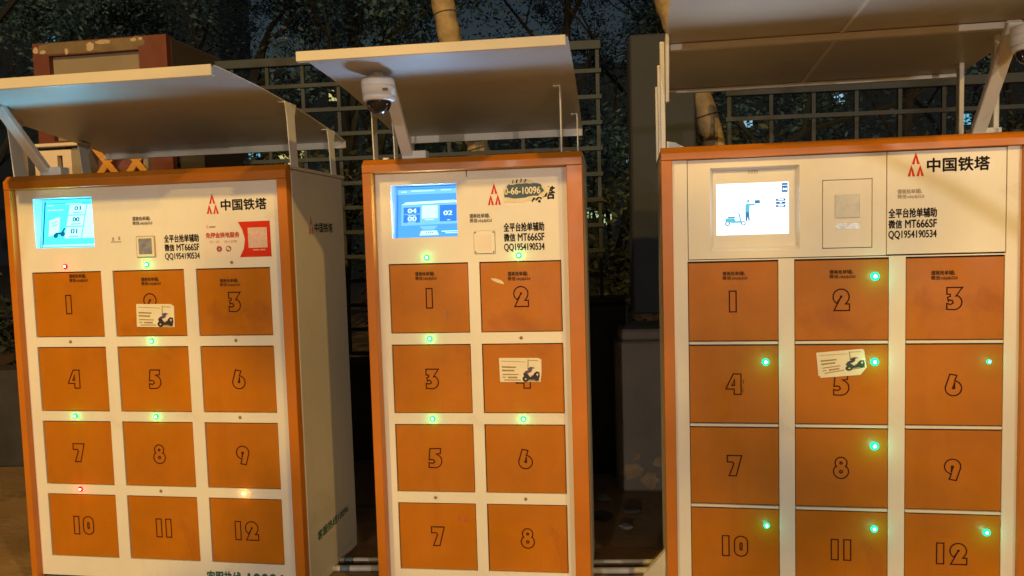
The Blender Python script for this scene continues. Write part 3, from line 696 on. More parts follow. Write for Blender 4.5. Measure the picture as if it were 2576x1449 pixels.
    for ri in range(4):
        for ci in range(3):
            c, r = cx[ci], zr[ri]
            d = door(root, c, r, str(n+1), .002, .0026)
            if n in stamps:
                a, e, g, f = stamps[n]; stamp(a, e, Z(g), Z(f), ('F', .002), d, 'inkfade')
            if n in lit: led('G', c[0]+.2585, .002, r[1]-.0605, d, .0045, {1: 1.1, 3: .95, 4: 1.05, 5: .62, 7: 1.12, 9: .8, 10: .92, 11: .95}[n])
            if n == 3: flat('scratch', [([(.181, Z(1.02)), (.183, Z(1.02)), (.186, Z(1.035)), (.184, Z(1.036))],), ([(.180, Z(.99)), (.1825, Z(.99)), (.181, Z(1.014))],)], ('F', .002), 'digit', d)
            if ri < 3:
                s = MB(); s.box(c[0]+.002, c[1]-.003, -.004, .012, zr[ri+1][1]+.002, r[0]-.0015); s.build('door_ledge', 'whiteclean', root, bevel=.0015)
            n += 1
    body(root, xl+.004, xr-.004, zt, .556)
    # tall canopy with cross bars
    prof = [(-.55, Z(2.248)), (-.2, Z(2.226)), (.07, Z(2.208)), (.36, Z(2.184)), (.66, Z(2.157))]
    co = canopy(root, -.065, 1.125, prof, .035, .012)
    for y, z in ((.062, Z(2.203)),):
        s = MB(); s.box(-.05, 1.11, y-.015, y+.015, z-.022, z); s.build('canopy_bar', 'whiteclean', co, bevel=.002)
    s = MB(); s.box(-.05, 1.11, .632, .655, Z(2.138), Z(2.153)); s.build('canopy_bar', 'whiteclean', co, bevel=.002)
    s = MB()
    s.add([(.509, -.54, Z(2.240)), (.521, -.54, Z(2.240)), (.521, .047, Z(2.2005)), (.509, .047, Z(2.2005)), (.509, -.54, Z(2.246)), (.521, -.54, Z(2.246)), (.521, .047, Z(2.206)), (.509, .047, Z(2.206))], [(0, 1, 2, 3), (4, 7, 6, 5), (0, 4, 5, 1), (1, 5, 6, 2), (2, 6, 7, 3), (3, 7, 4, 0)])
    s.add([(.509, .078, Z(2.198)), (.521, .078, Z(2.198)), (.521, .631, Z(2.151)), (.509, .631, Z(2.151)), (.509, .078, Z(2.204)), (.521, .078, Z(2.204)), (.521, .631, Z(2.157)), (.509, .631, Z(2.157))], [(0, 1, 2, 3), (4, 7, 6, 5), (0, 4, 5, 1), (1, 5, 6, 2), (2, 6, 7, 3), (3, 7, 4, 0)])
    s.build('sheet_seam', 'whiteclean', co)
    # left posts (lower strap and upper leaning bracket), right posts
    for y, zt2 in ((.015, Z(2.206)), (.29, Z(2.186)), (.58, Z(2.160))):
        s = MB(); s.box(-.084, -.068, y, y+.035, zt-.004, zt2); 
        if y < .1: s.prism([(-.0665, y-.004, Z(2.0)), (-.0665, y+.03, Z(2.0)), (-.0665, y+.035, Z(2.205)), (-.0665, y-.075, Z(2.215))], (.012, 0, 0))
        s.build('canopy_post', 'whiteclean', root, bevel=.002)
    for x, y, z in ((1.045, .18, Z(2.195)), (1.06, .50, Z(2.168))):
        s = MB(); s.box(x, x+.018, y, y+.03, zt-.004, z); s.build('canopy_post', 'whiteclean', root, bevel=.002)
    arm(root, 1.00, .20, zt+.015, -.06, Z(2.175), .046)
    s = MB(); s.prism([(-.06, .10, zt-.003), (-.01, .12, zt-.003), (.01, .14, zt+.01), (-.03, .12, zt+.03), (-.06, .11, zt+.034)], (0, .03, 0)); s.build('roof_clamp', 'camwhite', root)
    s = MB(); s.prism([(-.083, .28, .004), (-.17, .28, .004), (-.083, .28, .11)], (0, .03, 0)); s.build('stabiliser_plate', 'whiteclean', root)
    return root
c1 = cabinet_left(); c2 = cabinet_mid(); c3 = cabinet_right()
bpy.context.view_layer.update()

# ------------------------------------------------------------------ things fixed to or resting on the cabinets
def dome(cab, x, y, ztop, label):
    root = empty('security_camera', cab.matrix_world @ Vector((x, y, ztop)), cab.rotation_euler.z, label=label, category='security camera', group='white dome cameras under the canopies')
    b = MB(); b.lathe([(.046, -.074), (.052, -.070), (.0535, -.056)], (0, 0, 0), 32); b.build('trim_ring', 'camwhite', root, smooth=True)
    b = MB(); b.lathe([(.0535, -.056), (.0555, -.030), (.056, -.0285)], (0, 0, 0), 32); b.lathe([(.0555, -.027), (.056, -.025), (.0555, -.004), (.051, 0)], (0, 0, 0), 32); b.build('housing', 'camwhite', root, smooth=True)
    b = MB(); pr = [(.0415*math.cos(a), -.0745-.043*math.sin(a)) for a in [R(88-8*i) for i in range(12)]]
    b.lathe(pr, (0, 0, 0), 32); b.build('dome_glass', 'glass', root, smooth=True)
    b = MB(); b.box(.030, .046, -.0545, -.046, -.048, -.041); b.build('badge', 'inkgrey', root)
    b = MB(); b.lathe([(.018, -.002), (.018, .022)], (0, 0, 0), 16); b.build('mount', 'camwhite', root, smooth=True)
    return root
dome(c2, .062, -.24, Z(2.086), 'white dome camera with dark glass under the middle cabinet canopy')
dome(c3, 1.014, -.13, Z(2.142), 'white dome camera cut by the right edge of the photo')
def flyer(cab, pts, yf, label, tone):
    o3 = Vector((sum(p[0] for p in pts)/len(pts), yf, Z(sum(p[1] for p in pts)/len(pts))))
    root = empty('flyer', cab.matrix_world @ o3, cab.rotation_euler.z, label=label, category='flyer', group='scooter rental flyers taped on doors')
    loc = [(p[0]-o3.x, Z(p[1])-o3.z) for p in pts]; F = ('F', 0.)
    b = MB(); b.prism(toplane(loc, .0016, F)[::-1], (0, -.0005, 0)); sh = b.build('paper', 'flyer', root)
    TL, TR, BR, BL = [Vector(loc[i]) for i in (tone['q'])]
    def q(u, v):
        a = TL.lerp(TR, u); c = BL.lerp(BR, u); r = c.lerp(a, v); return (r.x, r.y)
    def Rq(u0, u1, v0, v1): return [q(u0, v0), q(u1, v0), q(u1, v1), q(u0, v1)]
    L = [(Rq(.06, .40, .60, .66), 0), (Rq(.06, .36, .455, .52), 0), (Rq(.07, .46, .30, .34), 0), (Rq(.07, .15, .18, .22), 1), (Rq(.20, .43, .16, .23), 1), (Rq(.10, .52, .06, .11), 2), (Rq(.05, .64, .86, .885), 2)]
    flat('flyer_print', L, F, ['flyerline', 'flyerpink', 'flyerolive'], sh, .0027)
    flat('flyer_print', [(Rq(.675, .70, .62, .985),), (Rq(.70, .92, .93, .965),)], F, 'flyerolive', sh, .0027)
    def C(u, v, r, n=14): return [q(u+r*.62*math.cos(2*math.pi*i/n), v+r*math.sin(2*math.pi*i/n)) for i in range(n)]
    pq = lambda l: [q(a, c) for a, c in l]
    dk = [(C(.635, .135, .135), 0), (pq([(.57, .36), (.61, .42), (.67, .38), (.72, .26), (.76, .21), (.775, .28), (.81, .29), (.84, .39), (.89, .47), (.965, .44), (.975, .22), (.93, .12), (.81, .10), (.70, .10), (.60, .22)]), 0),
          (pq([(.665, .585), (.70, .62), (.75, .67), (.80, .655), (.86, .62), (.79, .585), (.785, .52), (.76, .42), (.68, .375), (.60, .41), (.62, .47), (.70, .53)]), 1), (C(.90, .15, .10), 0)]
    flat('scooter_print', [(p, m, .0002*i) for i, (p, m) in enumerate(dk)], F, [tone['a'], tone['b']], sh, .0030)
    flat('scooter_print', [(C(.635, .13, .035, 8),), (pq([(.70, .38), (.75, .44), (.765, .30), (.74, .25)]),), (pq([(.885, .36), (.94, .38), (.92, .25)]),)], F, 'flyer', sh, .0042)
    flat('scooter_print', [(pq([(.72, .09), (.97, .10), (.96, .02), (.70, .02)]),)], F, 'flyerolive', sh, .0026)
    return root
flyer(c1, [(.441, 1.335), (.586, 1.333), (.599, 1.325), (.597, 1.244), (.438, 1.247)], .003, 'small scooter flyer covering most of the digit 2 on the left cabinet', dict(q=(0, 2, 3, 4), a='scooterdark', b='scooterviolet'))
flyer(c2, [(.402, 1.111), (.546, 1.110), (.558, 1.104), (.557, 1.055), (.553, 1.022), (.404, 1.022)], .003, 'small scooter flyer hiding the digit on the middle cabinet door', dict(q=(0, 2, 4, 5), a='scooterdark', b='scooterviolet'))
flyer(c3, [(.423, 1.128), (.571, 1.141), (.577, 1.135), (.585, 1.077), (.565, 1.052), (.437, 1.041), (.436, 1.047), (.430, 1.047)], .002, 'tilted scooter flyer with a cut corner above the digit 5 on right cabinet', dict(q=(0, 2, 3, 6), a='scootergreen', b='knavy'))

# ------------------------------------------------------------------ fence behind
def fence(ox, oy, oz, yaw, cw, ch, i0, i1, nrow, label, rail=.05, bars=.020):
    root = empty('grid_fence', (ox, oy, 0), yaw, label=label, category='fence', group='grey square grid fence panels')
    top = Z(oz)
    xa, xb = i0*cw-.02, i1*cw+.02
    b = MB(); b.box(xa, xb, -.02, .02, top-rail/2, top+rail/2); b.build('top_rail', 'fence', root, bevel=.003)
    me = None
    for i in range(i0, i1+1):
        if me is None:
            b = MB(); b.box(-bars/2, bars/2, -bars/2, bars/2, top-nrow*ch, top-rail/2-.001); o = b.build('vertical_bar', 'fence', root); me = o.data
        else:
            o = bpy.data.objects.new('vertical_bar', me); COL.objects.link(o); o.parent = root
        o.location = (i*cw, 0, 0)
    me = None
    for j in range(1, nrow+1):
        if me is None:
            b = MB(); b.box(xa, xb, -bars/2-.0115, -bars/2-.0005, -bars*.55, bars*.55); o = b.build('horizontal_bar', 'fence', root); me = o.data
        else:
            o = bpy.data.objects.new('horizontal_bar', me); COL.objects.link(o); o.parent = root
        o.location = (0, 0, top-j*ch)
    return root
YA = R(-6.2)
fence(-1.388, 4.46, 2.600, YA, .212, .142, -6, 9, 12, 'grey square-bar fence behind the left and middle cabinets')
FX = .0
fence(1.147*1.062, 3.941*1.062, 1.55+.713*1.062+.003, YA, .223, .151, 0, 11, 10, 'lower grey square-bar fence behind the right cabinet', .052)
pr = empty('gate_pillar', (.83, 4.17, 0), YA, label='dark grey plaster gate pillar between the two fence panels', category='pillar')
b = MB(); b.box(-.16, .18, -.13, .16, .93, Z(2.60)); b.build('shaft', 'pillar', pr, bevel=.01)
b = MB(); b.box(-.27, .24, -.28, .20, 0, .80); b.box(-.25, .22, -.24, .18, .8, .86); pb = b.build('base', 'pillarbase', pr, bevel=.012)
def blob(cx, cz, rx, rz, seed, n=16):
    q = random.Random(seed); n *= 2; k = [q.uniform(.62, 1.12) for _ in range(n)]; k = [(k[i-1]+2*k[i]+k[(i+1) % n])/4+q.uniform(-.05, .05) for i in range(n)]
    return [(cx+rx*math.cos(2*math.pi*i/n)*k[i], cz+rz*math.sin(2*math.pi*i/n)*k[i]) for i in range(n)]
flat('peeled_patch', [(blob(-.19, .00+.11, .065, .05, 1),), (blob(-.10, .06, .05, .05, 2), 0, .0004), (blob(-.02, .16, .07, .035, 3), 0, .0008), (blob(-.17, .19, .02, .02, 5), 0, .0012)], ('F', -.28), 'peel', pb, .002)
b = MB(); b.box(-12, -1.386-.0, 4.7, 4.95, 0, .62); b.box(-1.385, 9, 4.62, 4.85, 0, .62)
o = b.build('low_wall', 'wall', bevel=.01); tag(o, label='low dark masonry wall running behind the cabinets under the fence', category='wall')

# ------------------------------------------------------------------ old red kiosk behind the left cabinet
k = empty('street_kiosk', (-2.546, 4.139, 0), R(-9), label='old red street kiosk with peeling paint behind the left cabinet', category='kiosk')
F0 = ('F', 0.)
zt, zb = Z(2.662), Z(2.127)
b = MB(); grid_plate(b, [0, .095, .625, .785], [zb, Z(2.140), Z(2.592), zt], 0, .04, lambda x, z: .095 < x < .625 and Z(2.14) < z < Z(2.592)); sb = b.build('sign_box', 'kred', k)
b = MB(); b.box(0.002, .783, .041, .56, zb, zt-.002); b.build('sign_back', 'kdark', k, bevel=.01)
b = MB(); b.quad((.09, .03, Z(2.138)), (.63, .03, Z(2.138)), (.63, .03, Z(2.596)), (.09, .03, Z(2.596))); b.build('sign_panel', 'kbeige', k)
flat('peeled_patch', [(blob(.018, Z(2.625), .016, .022, 11), 0), ([(.03, Z(2.606)), (.10, Z(2.600)), (.2, Z(2.602)), (.28, Z(2.596)), (.42, Z(2.600)), (.50, Z(2.594)), (.625, Z(2.598)), (.632, Z(2.655)), (.5, Z(2.658)), (.3, Z(2.656)), (.12, Z(2.660)), (.04, Z(2.650))], 1, .0003), (blob(.45, Z(2.620), .12, .028, 22, 24), 1, .0004), (blob(.345, Z(2.628), .026, .026, 13), 0, .0008), (blob(.42, Z(2.645), .05, .014, 14), 0, .0008), (blob(.615, Z(2.632), .055, .03, 15), 1, .0008), (blob(.60, Z(2.645), .018, .012, 16), 0, .0012), (blob(.64, Z(2.648), .012, .01, 17), 0, .0012), (blob(.205, Z(2.610), .012, .02, 18), 0, .001), (blob(.06, Z(2.615), .02, .012, 19), 0, .001)], F0, ['kpeel', 'kolive'], sb, .001)
b = MB(); b.box(-.005, .28, -.03, .02, Z(2.108), zb-.001); b.build('ledge', 'kcream', k, bevel=.003)
b = MB(); b.box(-.123, -.094, -.005, .03, 0, Z(2.12)); b.build('corner_post', 'kcream', k)
b = MB(); b.box(-.093, -.035, .02, .05, 0, Z(2.09)); b.build('side_glass', 'knavy', k)
b = MB(); grid_plate(b, [-.034, .104, .136, .19], [0, Z(1.985), Z(2.062), Z(2.092)], 0, .03, lambda x, z: .104 < x < .136 and Z(1.985) < z < Z(2.062)); cb = b.build('counter_box', 'kcream', k)
b = MB(); b.box(.1, .14, .028, .032, Z(1.97), Z(2.07)); b.build('slot', 'dark', cb)
b = MB(); b.box(.1905, .27, .005, .5, 0, Z(2.10)); b.build('side_wall', 'kgrey', k)
b = MB(); b.box(.27, .655, .10, .13, 0, Z(2.12)); b.build('back_board', 'kmaroon', k)
b = MB(); b.box(.565, .625, .07, .09, 0, Z(2.10)); b.build('side_wall', 'kgrey', k)
b = MB(); b.box(.626, .657, .02, .09, 0, Z(2.12)); b.build('corner_post', 'kdark', k)
b = MB(); b.box(.658, .785, .0, .04, 0, zb-.001); b.build('red_column', 'kred', k)
b = MB(); b.box(.786, .93, .06, .5, 0, Z(2.25)); b.build('side_wall', 'dark', k)
def strip(cx, cz, dx, dz, y):
    s = MB(); d = Vector((dx, dz)).normalized(); n_ = Vector((-d.y, d.x))*.017; e = Vector((dx, dz))*.5; c = Vector((cx, cz))
    s.prism([(p.x, y, p.y) for p in (c-e-n_, c+e-n_, c+e+n_, c-e+n_)], (0, .006, 0)); return s.build('lattice_strip', 'kyellow', k)
for r_ in range(5):
    for c_ in range(2):
        cx_, cz_ = .36+c_*.175, Z(2.02)-r_*.21
        strip(cx_, cz_, .20, .24, .055); strip(cx_, cz_, -.20, .24, .047)

# ------------------------------------------------------------------ conduit, litter, bin
def pipes(x0, x1, y, lab, band=None, rows=((0, .012), (-.075, .012))):
    for i, (dy, z) in enumerate(rows):
        root = empty('conduit_pipe', (x0, y+dy, 0), R(-3), label=lab[i], category='pipe', group='white conduit pipes between the cabinets')
        b = MB(); b.tube([(0, 0, z+.002), (x1-x0, 0, z+.002)], .0125, 12); b.build('pipe', 'pipe', root, smooth=True)
        if band:
            c = MB(); c.tube([(band[0]-x0, 0, z+.002), (band[1]-x0, 0, z+.002)], .0131, 12); c.build('tape_band', 'tape', root, smooth=True)
pipes(-.86, -.545, 3.125, ['white pipe with blue tape, rear one left of the middle cabinet', 'white pipe with blue tape, front one left of the middle cabinet'], (-.745, -.705))
pipes(.28, .60, 3.03, ['bare white pipe, rear one between middle and right cabinets', 'bare white pipe, front one between middle and right cabinets'])
stone_lab = ['small pale scrap of litter on the dark ground behind the right gap', 'dark rubble lump beside the peeling pillar base', 'flat dark rubble piece behind the pipes in the right gap', 'grey rubble chip left of the pillar base']
for i, (x, y, r_, m) in enumerate(((.50, 3.42, .035, 'litter'), (.56, 3.62, .05, 'stone'), (.40, 3.55, .06, 'stone'), (.44, 3.8, .045, 'litter'))):
    b = MB(); q = random.Random(40+i); pts = [(x+r_*math.cos(2*math.pi*j/9)*q.uniform(.6, 1.2), y+r_*math.sin(2*math.pi*j/9)*q.uniform(.6, 1.2), .001) for j in range(9)]
    b.prism(pts, (0, 0, r_*.4)); o = b.build('rubble_piece', m, bevel=.006); tag(o, label=stone_lab[i], category='rubble')
b = MB(); b.box(.42, .66, 4.22, 4.40, .0, .98); o = b.build('bin', 'bin', bevel=.015); b = MB(); b.box(.41, .67, 4.21, 4.41, .981, 1.01); b.build('lid', 'bin', o, bevel=.006)
tag(o, label='dark plastic bin in the gap beside the gate pillar', category='bin')

# ------------------------------------------------------------------ trees, hedge, building
def leaves(b, c, rad, n, size, q, clumps=14, flatten=.8):
    cl = []
    for _ in range(clumps):
        v = Vector((q.gauss(0, 1), q.gauss(0, 1), q.gauss(0, 1))).normalized()*q.random()**.45
        cl.append((Vector((c[0]+v.x*rad, c[1]+v.y*rad, c[2]+v.z*rad*flatten)), rad*q.uniform(.22, .42)))
    for i in range(n):
        cc, cr_ = cl[i % clumps]
        v = Vector((q.gauss(0, 1), q.gauss(0, 1), q.gauss(0, 1))).normalized()*cr_*q.random()**.4
        p = cc+v; s = size*q.uniform(.6, 1.3)
        a = Vector((q.gauss(0, 1), q.gauss(0, 1), q.gauss(0, .6))).normalized(); t = a.cross(Vector((q.gauss(0, 1), q.gauss(0, 1), q.gauss(0, 1))))
        if t.length < .1: continue
        t.normalize()
        b.add([p-a*s, p+t*s*.42, p+a*s, p-t*s*.42], [(0, 1, 2, 3)])
def branching(b, p, d, L, r, depth, q, tips):
    """bare limbs: each one bends, then forks into finer ones"""
    n = 3; pts = [p]; rr = [r]
    for k in range(n):
        d = (d+Vector((q.uniform(-1, 1), q.uniform(-1, 1), q.uniform(-.6, .9)))*.22).normalized()
        pts.append(pts[-1]+d*L/n); rr.append(r*(1-.5*(k+1)/n))
    b.tube(pts, rr, 6 if depth < 2 else 4, caps=False)
    if depth >= 4: tips.append(pts[-1]); tips.append(pts[1]); return
    for k in range(3 if depth else 4):
        t = pts[-1] if k < 2 else pts[2 if k == 2 else 1]
        ax = Vector((q.uniform(-1, 1), q.uniform(-1, 1), q.uniform(-.3, .8)))
        branching(b, t, (d*.85+ax*.8).normalized(), L*q.uniform(.58, .8), rr[-1]*q.uniform(.62, .95), depth+1, q, tips)
def tree(x, y, h, rad, n, label, m, q, size=.030, keep=.95, cl=(.12, .42), trunk=.12, group='dark trees behind the fence', lean=None):
    root = empty('leafy_tree', (x, y, 0), 0, label=label, category='tree', group=group)
    b = MB(); tips = []; lean = q.uniform(-.18, .18) if lean is None else lean
    H = h*.45; b.tube([(0, 0, 0), (lean*H*.5, 0, H*.5), (lean*H, 0, H)], [trunk*1.2, trunk, trunk*.85], 10)
    branching(b, Vector((lean*H, 0, H)), Vector((lean, q.uniform(-.1, .1), 1)).normalized(), rad*.95, trunk*.8, 0, q, tips)
    branching(b, Vector((lean*H*.8, 0, H*.8)), Vector((q.uniform(-1, 1), q.uniform(-.4, .4), .8)).normalized(), rad*.8, trunk*.5, 1, q, tips)
    b.build('trunk', 'darkbark', root)
    c = MB()
    for t in tips:
        if q.random() > keep: continue
        k = max(3, int(n*8.0/len(tips))); cr_ = q.uniform(*cl)
        for _ in range(k):
            v = Vector((q.gauss(0, 1), q.gauss(0, 1), q.gauss(0, .8))).normalized()*cr_*q.random()**.5
            p = t+v; sz = size*q.uniform(.5, 1.3)
            a = Vector((q.gauss(0, 1), q.gauss(0, 1), q.gauss(0, .7))).normalized(); w_ = a.cross(Vector((q.gauss(0, 1), q.gauss(0, 1), q.gauss(0, 1))))
            if w_.length < .1: continue
            w_.normalize(); c.add([p-a*sz, p+w_*sz*.45, p+a*sz, p-w_*sz*.45], [(0, 1, 2, 3)])
    c.build('crown', m, root)
    return root
q = random.Random(11)
tl = [(-5.6, 7.6, 3.8, 1.7, 3000, 'leafy tree behind the old red kiosk at far left', 'leafA'),
      (-3.3, 8.8, 4.6, 1.9, 3400, 'dark tree above the red kiosk and left canopy', 'leafB'),
      (-1.7, 7.0, 4.0, 1.5, 2800, 'dark tree above the gap left of the middle cabinet', 'leafA'),
      (.6, 9.4, 4.6, 1.9, 3400, 'dark tree directly behind the middle cabinet canopy', 'leafB'),
      (1.9, 7.4, 4.2, 1.5, 3000, 'dark tree behind the gate pillar', 'leafA'),
      (3.9, 8.2, 3.6, 1.8, 3000, 'dark tree behind the lower fence at right', 'leafA'),
      (6.2, 9.4, 4.0, 1.9, 3000, 'dark tree at far right behind the lower fence', 'leafB'),
      (-8.2, 10.5, 4.8, 2.1, 3000, 'tall dark tree far left beyond the kiosk', 'leafA'),
      (-6.0, 13.5, 5.4, 2.3, 3000, 'tall tree in the back row above the kiosk', 'leafB'),
      (-1.2, 13.0, 5.6, 2.4, 3000, 'tall tree in the back row between the two left canopies', 'leafB'),
      (3.2, 13.5, 5.4, 2.4, 3000, 'tall tree in the back row above the gate pillar', 'leafB'),
      (8.4, 13.5, 5.2, 2.3, 3000, 'tall tree in the back row at far right', 'leafB')]
for (x, y, h, r_, n, lab, m) in tl: tree(x, y, h, r_, n, lab, m, q)
for i, (x, y, r_, h, lab) in enumerate(((-4.9, 6.4, .62, .75, 'leafy shrub at the left edge beside the left cabinet'), (-3.7, 5.6, .5, .65, 'low shrub between the kiosk and the left photo edge'), (-.55, 5.5, .55, .8, 'shrub seen through the fence left of the middle cabinet'), (.75, 5.4, .5, .75, 'shrub seen through the fence right of the middle cabinet'), (2.6, 5.6, .8, 1.2, 'shrub behind the lower fence and right cabinet'), (-2.0, 6.3, .95, 1.35, 'tall shrub behind the fence beside the old kiosk'), (-.75, 6.8, .9, 1.5, 'tall shrub behind the fence above the gap at left'), (1.6, 6.9, .95, 1.45, 'tall shrub behind the fence beside the gate pillar'), (4.3, 6.6, 1.0, 1.5, 'tall shrub behind the lower fence at far right'), (.55, 6.2, .7, .95, 'round shrub low behind the fence in the right gap'))):
    root = empty('shrub', (x, y, 0), 0, label=lab, category='shrub', group='shrubs behind the fence')
    b = MB()
    for j in range(6): a = j*1.05; b.tube([(0, 0, 0), (math.cos(a)*.15, math.sin(a)*.15, h*.5), (math.cos(a)*r_*.6, math.sin(a)*r_*.6, h)], [.02, .014, .005], 5)
    b.build('stem', 'darkbark', root)
    c = MB(); leaves(c, (0, 0, h), r_, int(2600*max(r_, .6)), .038, q, 14, 1.0); c.build('foliage', 'leafC', root)
for i, (x, y, r_, h, lab) in enumerate(((2.2, 8.4, 1.35, 2.0, 'wide bush behind the lower fence left of its middle'), (4.5, 8.8, 1.45, 2.1, 'wide bush behind the lower fence near its right end'), (.9, 8.6, 1.15, 1.9, 'wide bush behind the gate pillar'), (-.9, 8.9, 1.25, 2.2, 'wide bush behind the fence left of the middle cabinet'), (-2.6, 9.4, 1.35, 2.3, 'wide bush behind the fence beside the kiosk'), (6.4, 9.8, 1.5, 2.3, 'wide bush beyond the right photo edge'), (3.3, 11.2, 1.6, 2.9, 'taller bush in the back row behind the lower fence'), (-.2, 11.6, 1.5, 3.0, 'taller bush in the back row behind the middle cabinet'), (1.6, 11.8, 1.5, 3.0, 'taller bush in the back row behind the gate pillar'))):
    root = empty('bush', (x, y, 0), 0, label=lab, category='bush', group='dark bushes behind the fence')
    b = MB()
    for j in range(7): a = j*.9+i; b.tube([(0, 0, 0), (math.cos(a)*.25, math.sin(a)*.25, h*.5), (math.cos(a)*r_*.6, math.sin(a)*r_*.6, h*1.1)], [.035, .02, .006], 5)
    b.build('stem', 'darkbark', root)
    c = MB(); leaves(c, (0, 0, h), r_, 4200, .034, q, 26, 1.05); c.build('foliage', 'leafB' if i % 2 else 'leafA', root)
def pole_tree(pts, rad, lab):
    root = empty('bare_trunk', (pts[0][0], pts[0][1], 0), 0, label=lab, category='tree trunk', group='pale leaning trunks')
    o = Vector((pts[0][0], pts[0][1], 0)); P = [Vector(p)-o for p in pts]
    # smooth the path
    path = []
    for i in range(len(P)-1):
        for j in range(6): path.append(P[i].lerp(P[i+1], j/6))
    path.append(P[-1])
    rr = [rad*(1+.05*math.sin(i*1.7)) for i in range(len(path))]
    b = MB(); b.tube(path, rr, 18); t = b.build('trunk', 'bark', root, smooth=True)
    acc = 0
    for i in range(1, len(path)):
        acc += (path[i]-path[i-1]).length
        if acc > .36:
            acc = 0; d = (path[i]-path[i-1]).normalized(); c = MB(); c.tube([path[i]-d*.004, path[i]+d*.004], rr[i]*1.015, 18); c.build('bark_ring', 'barkring', t, smooth=True)
    return root
pole_tree([(.30, 4.78, 0), (-.02, 4.76, 1.2), (-.185, 4.75, Z(2.104)), (-.336, 4.75, Z(2.769)), (-.378, 4.75, Z(3.021)), (-.52, 4.75, 3.9), (-.6, 4.75, 4.6)], .070, 'pale bare trunk leaning behind the middle cabinet canopy')
pole_tree([(1.62, 4.42, 0), (1.36, 4.41, 1.2), (1.15, 4.40, Z(2.216)), (.985, 4.40, Z(2.709)), (.93, 4.40, Z(2.863)), (.62, 4.4, 3.9), (.5, 4.4, 4.5)], .066, 'pale bare trunk beside the left edge of the right canopy')
# apartment block
LITW = [(-27.96, 20.33, 'litblue', 74), (-43.76, 21.68, 'litcyan', 74), (-23.34, 9.41, 'litcyan', 70), (-20.61, 9.08, 'lityellow', 70), (-19.24, 9.37, 'lityellow', 70), (-15.71, 14.78, 'lityellow', 70), (3.36, 2.19, 'litcyan', 70), (4.25, 0.69, 'litblue', 70), (7.7, 3.42, 'litgreen', 70), (8.87, 2.76, 'litgreen', 70), (30.44, 13.11, 'litblue', 70), (22.04, 11.26, 'litblue', 70), (13.12, 21.41, 'litgreen', 74), (42.13, 10.98, 'litcyan', 70), (5.96, 10.93, 'litblue', 70), (11.4, 8.42, 'litblue', 70)]
def block(x0, x1, y, h, lab, sx, sz, zoff, depth_id):
    ab = empty('apartment_block', ((x0+x1)/2, y, 0), 0, label=lab, category='building', group='dark apartment blocks far behind the trees')
    cx = (x0+x1)/2
    b = MB(); b.box(x0-cx, x1-cx, 0, 9, 0, h); b.build('wall', 'facade', ab)
    b = MB(); b.box(x0-cx-.2, x1-cx+.2, -.25, 9.2, h+.01, h+.5); b.build('roof', 'facade', ab)
    mine = [l for l in LITW if l[3] == depth_id and x0+1 < l[0] < x1-1 and l[1] < h-1]
    fm = pm = None
    cells = [(l[0]-cx, l[1]-.55, l[2]) for l in mine]
    nx = int((x1-x0-2)/sx)
    for i in range(nx):
        for j in range(int((h-2)/sz)):
            x, z = x0-cx+1.5+i*sx, zoff+j*sz
            if any(abs(x-c[0]) < 1.5 and abs(z-c[1]) < 1.5 for c in cells if c[2]): continue
            cells.append((x, z, None))
    for x, z, lm in cells:
        if fm is None:
            b = MB(); grid_plate(b, [-.6, -.54, -.03, .03, .54, .6], [0, .06, 1.04, 1.1], -.06, .01, lambda a, c: (.06 < c < 1.04) and (.03 < abs(a) < .54))
            o = b.build('window', 'sill', ab); fm = o.data
            b = MB(); b.quad((-.55, -.02, .05), (.55, -.02, .05), (.55, -.02, 1.05), (-.55, -.02, 1.05)); p = b.build('pane', 'pane', o); pm = p.data
            lit0 = p
        else:
            o = bpy.data.objects.new('window', fm); COL.objects.link(o); o.parent = ab
            p = bpy.data.objects.new('pane', pm); COL.objects.link(p); p.parent = o
        o.location = (x, 0, z)
        if lm:
            if p.data is pm and p is lit0: pm = pm.copy()
            else: p.data = pm.copy()
            p.data.materials.clear(); p.data.materials.append(MT[lm]); o['label'] = 'lit window'
    return ab
block(-26, 48, 70, 16.5, 'long dark apartment block far behind the fence with a few lit windows', 3.1, 2.9, 1.6, 70)
block(-60, -27.5, 74, 27, 'taller dark apartment block at far left behind the red kiosk', 3.1, 2.9, 1.6, 74)
block(9, 30, 74.01, 28, 'tall dark apartment tower rising behind the gate pillar', 3.1, 2.9, 1.6, 74) if False else None

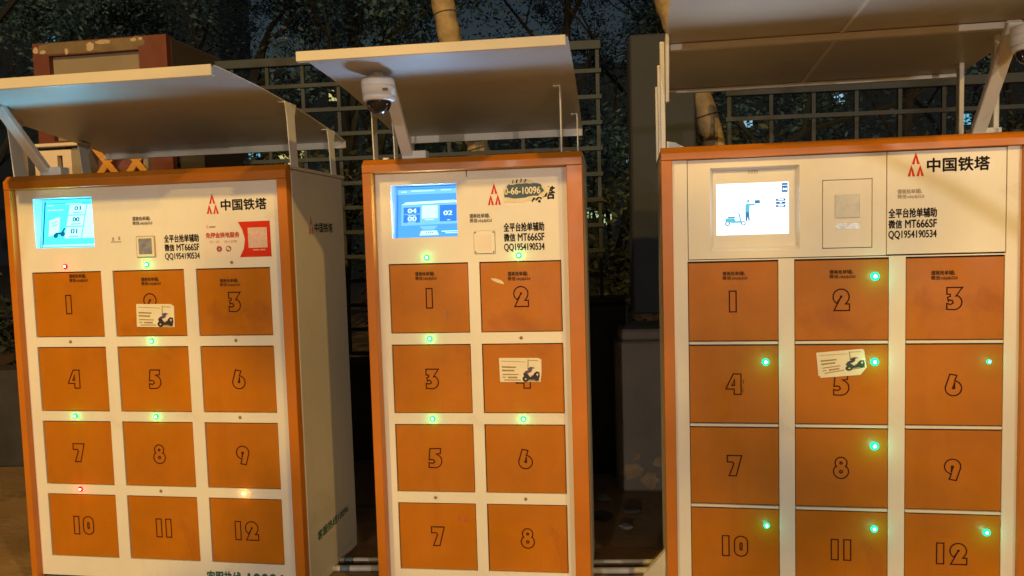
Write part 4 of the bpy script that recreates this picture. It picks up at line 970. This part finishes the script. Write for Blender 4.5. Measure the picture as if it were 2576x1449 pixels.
# ------------------------------------------------------------------ two street lamps behind the viewer, and two added fill lamps across the road
def street_or_fill_lamp(x, y, h, ax, lab, power, col=LAMP_COL):
    root = empty('street_or_fill_lamp', (x, y, 0), ax, label=lab, category='street lamp', group='street lamps along the pavement')
    b = MB(); b.tube([(0, -1.2, 0), (0, -1.2, h*.6), (0, -1.2, h+.15)], [.07, .055, .045], 12); b.build('pole', 'pole', root, smooth=True)
    b = MB(); b.tube([(0, -1.2, h+.1), (0, -.7, h+.2), (0, -.15, h+.14)], [.035, .03, .03], 10); b.build('arm', 'pole', root, smooth=True)
    b = MB(); b.prism([(-.13, -.3, h+.06), (.13, -.3, h+.06), (.13, .28, h+.06), (-.13, .28, h+.06)], (0, 0, .12)); hd = b.build('lamp_head', 'pole', root, bevel=.03)
    b = MB(); b.box(-.1, .1, -.2, .22, h+.045, h+.058); b.build('lamp_glass', 'lampglass', hd)
    L = bpy.data.lights.new('lamp_light', 'POINT'); L.energy = power; L.color = col; L.shadow_soft_size = .10
    lo = bpy.data.objects.new('lamp_light', L); COL.objects.link(lo); lo.parent = root; lo.location = (0, 0, h-.08)
street_or_fill_lamp(-3.6, -2.9, 5.9, 0, 'street lamp on the pavement to the left, behind the viewer', LAMP_W['left'])
street_or_fill_lamp(-5.5, -21, 3.5, 0, 'added fill lamp across the road to the left, behind the viewer', LAMP_W['far'], FILL_COL)  # unseen low fill lamps, added to brighten the shade under the canopies
street_or_fill_lamp(6.5, -20, 3.5, 0, 'added fill lamp across the road to the right, behind the viewer', LAMP_W['far'], FILL_COL)
street_or_fill_lamp(3.8, -3.5, 5.9, 0, 'street lamp on the pavement to the right, behind the viewer', LAMP_W['right'])

# roadside trees beside the near lamps, behind the viewer: their crowns dapple the lamp light
tree(-3.1, -1.2, 4.4, 1.15, 1500, 'roadside tree beside the left street lamp, behind the viewer', 'leafC', q, size=.055, trunk=.06, group='roadside trees behind the viewer', lean=.30, keep=.07, cl=(.08, .15))
tree(3.2, -1.5, 4.2, 1.05, 2900, 'roadside tree beside the right street lamp, behind the viewer', 'leafC', q, size=.055, trunk=.06, group='roadside trees behind the viewer', lean=-.28, keep=.07, cl=(.08, .17))
